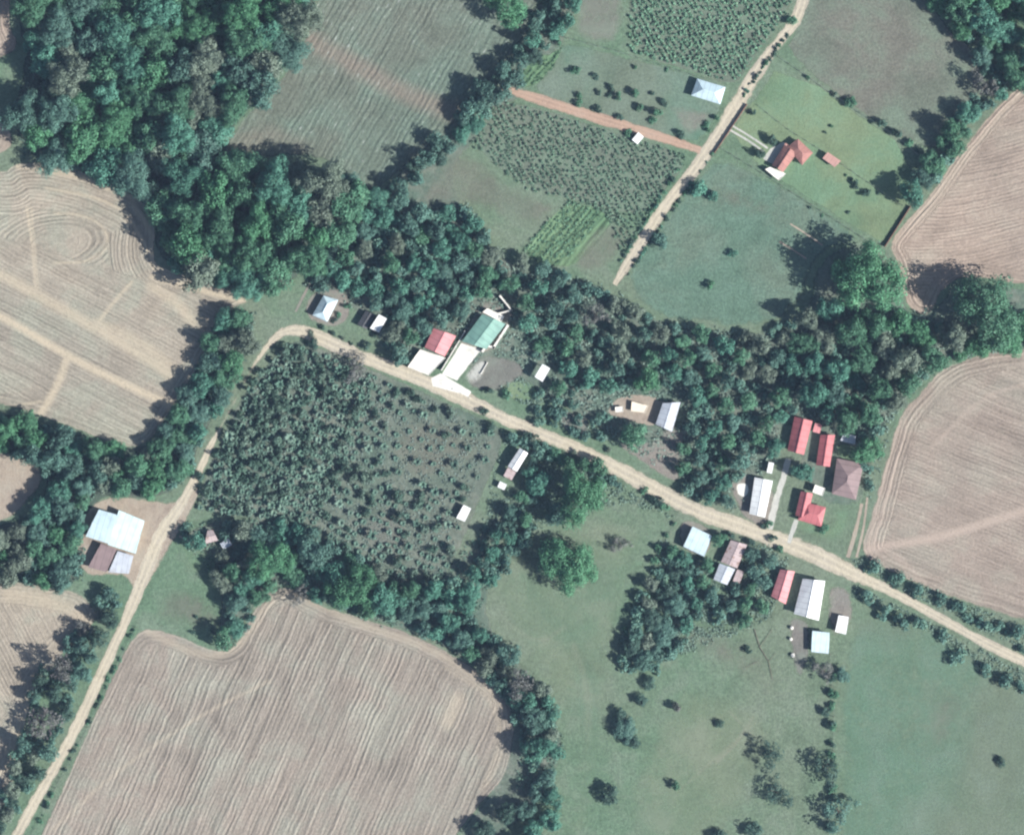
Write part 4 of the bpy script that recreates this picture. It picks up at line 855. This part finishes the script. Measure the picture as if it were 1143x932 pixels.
rV, rF, rT = [], [], []; vo = 0
PT = [(.075, .145, .11), (.10, .175, .135), (.06, .115, .09), (.12, .19, .15)]
for i, (x, y, r) in enumerate(pts):
    k = random.randrange(6); X, Y = P(x, y); s = r*S*random.uniform(1.05, 1.4); rot = random.uniform(0, 6.28)
    if i < 300:
        o = bpy.data.objects.new('plantation_plant', PLM[k][0] if random.random() < .55 else random.choice(SML)); C.objects.link(o); o.location = (X, Y, 0); o.scale = (s*.95, s*.85, s*1.35); o.rotation_euler = (random.uniform(-.25, .25), random.uniform(-.25, .25), rot); o.color = (*random.choice(PT), 1)
        part = 'western, densely planted' if x+.45*(y-480) < 400 else 'eastern, sparser'
        lb = f'bushy broad-leaved plant in the {part} part of the roadside plantation'
        tagset(o, lb, 'plant', 'broad-leaved plants of the plantation, '+part.split(',')[0]+' part')
    else:
        V = PLM[k][1]*s; ca, sa = math.cos(rot), math.sin(rot)
        rV.append(np.stack([V[:, 0]*ca-V[:, 1]*sa+X, V[:, 0]*sa+V[:, 1]*ca+Y, V[:, 2]], 1)); rF.append(PLM[k][2]+vo); rT.append(PLM[k][3]); vo += len(V)
if rV:
    o = bpy.data.objects.new('plantation_plants', mesh_np('plantation_plants', np.concatenate(rV), np.concatenate(rF), {'tone': np.concatenate(rT)}, M_leaf)); C.objects.link(o)
    o.color = (.08, .145, .112, 1); tagset(o, 'smaller broad-leaved plants filling in between the larger ones of the plantation', 'plants', None, 'stuff')

# ---- stuff: undergrowth, crops
def scatter_stuff(name, polys, n, zmax, size, col, label, cat, clump=None):
    Cn = []
    for poly in polys:
        xs = [p[0] for p in poly]; ys = [p[1] for p in poly]
        X = rng.uniform(min(xs), max(xs), n*3); Y = rng.uniform(min(ys), max(ys), n*3); k = inside(X, Y, poly); X, Y = X[k], Y[k]
        # patchiness
        pat = np.sin(X*.31+np.sin(Y*.22)*2)+np.sin(Y*.27+np.sin(X*.19)*2)+rng.normal(0, .8, len(X)); k = pat > -.5; X, Y = X[k][:n], Y[k][:n]
        for pl, w in ROADS:
            k = seg_dist(X, Y, pl, False) > w+2; X, Y = X[k], Y[k]
        for b in bq:
            k = ~(inside(X, Y, [tuple(v) for v in b])) & (seg_dist(X, Y, [tuple(v) for v in b]) > 1.5); X, Y = X[k], Y[k]
        Cn.append(np.stack([X, Y], 1))
    A = np.concatenate(Cn); m = len(A)
    c = clump or 1
    A = np.repeat(A, c, 0)+ (rng.normal(0, 1, (m*c, 2))*(1.3 if c > 1 else 0)); m = len(A)
    z = rng.uniform(.1, zmax, m)*np.repeat(rng.uniform(.3, 1, m//c), c)
    cen = np.stack([(A[:, 0]-571.5)*S, (466-A[:, 1])*S, z+.1], 1)
    V, F, T = leaf_quads(cen, rng.normal(size=(m, 3))*.6+np.array([0, 0, 1.0]), size*rng.uniform(.6, 1.3, m), np.clip(rng.normal(.5, .2, m), 0, 1))
    o = bpy.data.objects.new(name, mesh_np(name, V, F, {'tone': T}, M_leaf)); C.objects.link(o); o.color = (*col, 1)
    tagset(o, label, cat, None, 'stuff')
scatter_stuff('undergrowth', [[(22, -15), (355, -15), (345, 40), (300, 100), (262, 142), (232, 188), (340, 185), (400, 200), (402, 240), (385, 272), (340, 302), (290, 334), (240, 312), (190, 298), (172, 270), (178, 235), (160, 216), (95, 192), (28, 178), (15, 130), (32, 60)]], 5200, 1.6, .5, (.075, .135, .105), 'dark leafy undergrowth between the trees of the large upper left wood', 'undergrowth', 4)
scatter_stuff('undergrowth', [[(395, 250), (480, 232), (525, 228), (560, 290), (640, 308), (690, 325), (735, 360), (850, 372), (900, 350), (1000, 345), (1143, 340), (1143, 388), (1060, 402), (1000, 460), (970, 560), (960, 500), (880, 455), (860, 540), (820, 570), (700, 500), (640, 480), (560, 440), (500, 400), (440, 400), (380, 335), (335, 320)]], 9000, 1.5, .48, (.15, .225, .185), 'leafy undergrowth and scrub in the tree belt above the main road', 'undergrowth', 4)
scatter_stuff('undergrowth', [[(-20, 458), (60, 475), (160, 508), (190, 470), (215, 420), (245, 348), (285, 348), (282, 385), (240, 460), (205, 540), (165, 555), (110, 545), (95, 575), (95, 648), (50, 655), (-20, 642), (-20, 592), (20, 588), (55, 553), (52, 525), (0, 503), (-20, 498)]], 3400, 1.5, .48, (.09, .155, .12), 'leafy undergrowth below the hedgerow between the left fields', 'undergrowth', 4)
scatter_stuff('undergrowth', [[(200, 585), (300, 575), (370, 595), (460, 645), (500, 640), (545, 580), (560, 600), (535, 690), (600, 765), (632, 830), (600, 890), (575, 880), (580, 810), (545, 750), (480, 712), (400, 688), (350, 668), (310, 650), (280, 680), (262, 722), (245, 725), (250, 655), (215, 625)]], 3800, 1.4, .45, (.10, .18, .135), 'leafy scrub between the plantation and the furrowed field', 'scrub', 4)
scatter_stuff('scrub', [[(560, 480), (620, 505), (700, 545), (760, 580), (700, 560), (600, 590), (560, 600), (540, 600)], [(740, 600), (760, 615), (800, 625), (860, 605), (880, 625), (860, 690), (830, 705), (760, 730), (730, 700)], [(950, 620), (1143, 700), (1143, 775), (1050, 710), (950, 665)]], 2200, 1.0, .42, (.14, .215, .17), 'low leafy scrub along the south side of the main road', 'scrub', 3)
scatter_stuff('plantation_weeds', [plot], 5200, 1.0, .42, (.15, .205, .18), 'low weeds covering the ground between the plantation plants', 'weeds', 3)
def crop_rows(name, poly, dx, dy, gap, step, hgt, size, col, label, q=9):
    xs = [p[0] for p in poly]; ys = [p[1] for p in poly]; L = math.hypot(dx, dy); dx /= L; dy /= L; pts = []
    D = max(xs)-min(xs)+max(ys)-min(ys); cx, cy = sum(xs)/len(xs), sum(ys)/len(ys)
    for i in range(int(-D/gap), int(D/gap)):
        for j in range(int(-D/step), int(D/step)):
            pts.append((cx-dy*i*gap+dx*j*step, cy+dx*i*gap+dy*j*step))
    A = np.array(pts)+rng.normal(0, .5, (len(pts), 2)); k = inside(A[:, 0], A[:, 1], poly) & (rng.random(len(A)) < .86); A = A[k]
    n = len(A); sc_ = np.repeat(rng.uniform(.6, 1.25, n), q); B = np.repeat(A, q, 0)+rng.normal(0, .8, (n*q, 2))*sc_[:, None]
    cen = np.stack([(B[:, 0]-571.5)*S, (466-B[:, 1])*S, rng.uniform(.15, hgt, n*q)*sc_], 1)
    V, F, T = leaf_quads(cen, rng.normal(size=(n*q, 3))*.6+np.array([0, 0, .9]), size*rng.uniform(.6, 1.3, n*q), np.clip(np.repeat(rng.normal(.5, .18, n), q)+rng.normal(0, .1, n*q), 0, 1))
    o = bpy.data.objects.new(name, mesh_np(name, V, F, {'tone': T}, M_leaf)); C.objects.link(o); o.color = (*col, 1); tagset(o, label, 'crop', None, 'stuff'); print(name, n)
crop_rows('crop_plants', [(704, -15), (892, -15), (874, 20), (845, 58), (822, 92), (800, 88), (768, 76), (702, 58)], .5, .86, 5.4, 3.6, 1.4, .42, (.12, .235, .155), 'dense dark green crop rows in the plot at the top, left of the upper road', 18)
crop_rows('crop_plants', [(552, 118), (570, 114), (660, 141), (768, 174), (750, 204), (724, 238), (700, 296), (676, 240), (640, 222), (590, 213), (524, 160)], .5, .86, 5.6, 4.0, 1.3, .40, (.125, .225, .155), 'sparser green crop rows in the plot below the reddish earth track', 15)
crop_rows('vegetable_plants', [(636, 224), (672, 238), (650, 272), (622, 297), (600, 292), (584, 280), (606, 252)], .62, -.78, 5.2, 2.2, .9, .38, (.12, .24, .15), 'bright green ridged vegetable rows above the tree belt', 9)
crop_rows('vegetable_plants', [(582, 84), (602, 62), (612, 64), (628, 52), (618, 76), (598, 95), (578, 96)], .66, -.75, 5.2, 2.2, .9, .34, (.08, .17, .10), 'short dark vegetable rows at the left end of the reddish earth track', 8)

# white water tanks in the mauve yard
def tank(x, y, r, label):
    X, Y = P(x, y); root = empty('water_tank', X, Y); tagset(root, label, 'tank')
    bm = bmesh.new(); n = 14
    prof = [(r, .1), (r, 1.1), (r*.85, 1.35), (r*.3, 1.5)]
    rings = [[bm.verts.new((math.cos(6.283*i/n)*a, math.sin(6.283*i/n)*a, z)) for i in range(n)] for a, z in prof]
    for A, B in zip(rings, rings[1:]):
        for i in range(n): bm.faces.new((A[i], A[(i+1) % n], B[(i+1) % n], B[i]))
    bm.faces.new(rings[0]); bm.faces.new(rings[-1]); obj('body', bm, R['slab'], root)
    bm = bmesh.new(); tube(bm, (0, 0, 1.5), (0, 0, 1.6), r*.28, r*.28, 12); obj('lid', bm, M_frame, root)
tank(883.7, 700.5, .8, 'white round tank in the mauve yard, the uppermost of three')
tank(882.7, 713, .75, 'white round tank in the mauve yard, the middle of three')
tank(885, 731, .95, 'white round tank in the mauve yard, the lowest of three')
# fallen bare branch in the grass south of the rusty roofs
bm = bmesh.new()
for a, b, r in (((842, 702), (848, 722), .3), ((848, 722), (858, 738), .28), ((858, 738), (862, 758), .22), ((848, 722), (862, 702), .2), ((845, 738), (832, 745), .16), ((858, 738), (866, 728), .14)):
    A, B = P(*a), P(*b); tube(bm, (*A, .45), (*B, .4), r*.55, r*.4, 6)
o = obj('fallen_branch', bm, M_bark); tagset(o, 'thin forked dead branch lying in the grass south of the pink roof', 'branch')

# ------------------------------------------------------------------ air
DENS = 2.0e-5; HZSKY = .062
if DENS:
    m, nt = new_mat('air_haze'); q = NB(nt); vv = q.n('ShaderNodeVolumePrincipled'); vv.inputs['Color'].default_value = (.48, .66, 1.0, 1); vv.inputs['Density'].default_value = DENS; vv.inputs['Anisotropy'].default_value = 0
    out = q.n('ShaderNodeOutputMaterial'); nt.links.new(vv.outputs[0], out.inputs['Volume'])
    bm = bmesh.new(); prism(bm, [(-3100, -3100), (3100, -3100), (3100, 3100), (-3100, 3100)], -1.0, 2510.0); hz_ = obj('haze', bm, m); hz_['kind'] = 'stuff'
# ------------------------------------------------------------------ light, sky, camera
az = Vector((.93, -.37, 0)).normalized(); el = math.radians(38)
d = Vector((-az.x*math.cos(el), -az.y*math.cos(el), -math.sin(el)))
sun = bpy.data.lights.new('sun', 'SUN'); sun.energy = 5.0; sun.angle = math.radians(.53); sun.color = (1, .965, .91)
so = bpy.data.objects.new('sun', sun); C.objects.link(so); so.rotation_euler = d.to_track_quat('-Z', 'Y').to_euler(); so.location = (300, -120, 400)
w = bpy.data.worlds.new('World'); sc.world = w; w.use_nodes = True; nt = w.node_tree; bg = nt.nodes['Background']
sky = nt.nodes.new('ShaderNodeTexSky'); sky.sky_type = 'NISHITA'; sky.sun_disc = False; sky.sun_elevation = el; sky.sun_rotation = math.atan2(az.x, az.y)
nt.links.new(sky.outputs[0], bg.inputs[0]); bg.inputs[1].default_value = HZSKY
cam = bpy.data.cameras.new('camera'); H = 2500; cam.lens = 36*H/(1143*S); cam.sensor_width = 36; cam.clip_start = 10; cam.clip_end = 9000
co = bpy.data.objects.new('camera', cam); C.objects.link(co); co.location = (0, 0, H); sc.camera = co
sc.render.engine = 'CYCLES'; sc.view_settings.view_transform = 'Standard'; sc.view_settings.look = 'None'; sc.view_settings.exposure = .80; sc.view_settings.gamma = 1
try: sc.cycles.filter_width = 2.3
except Exception: pass
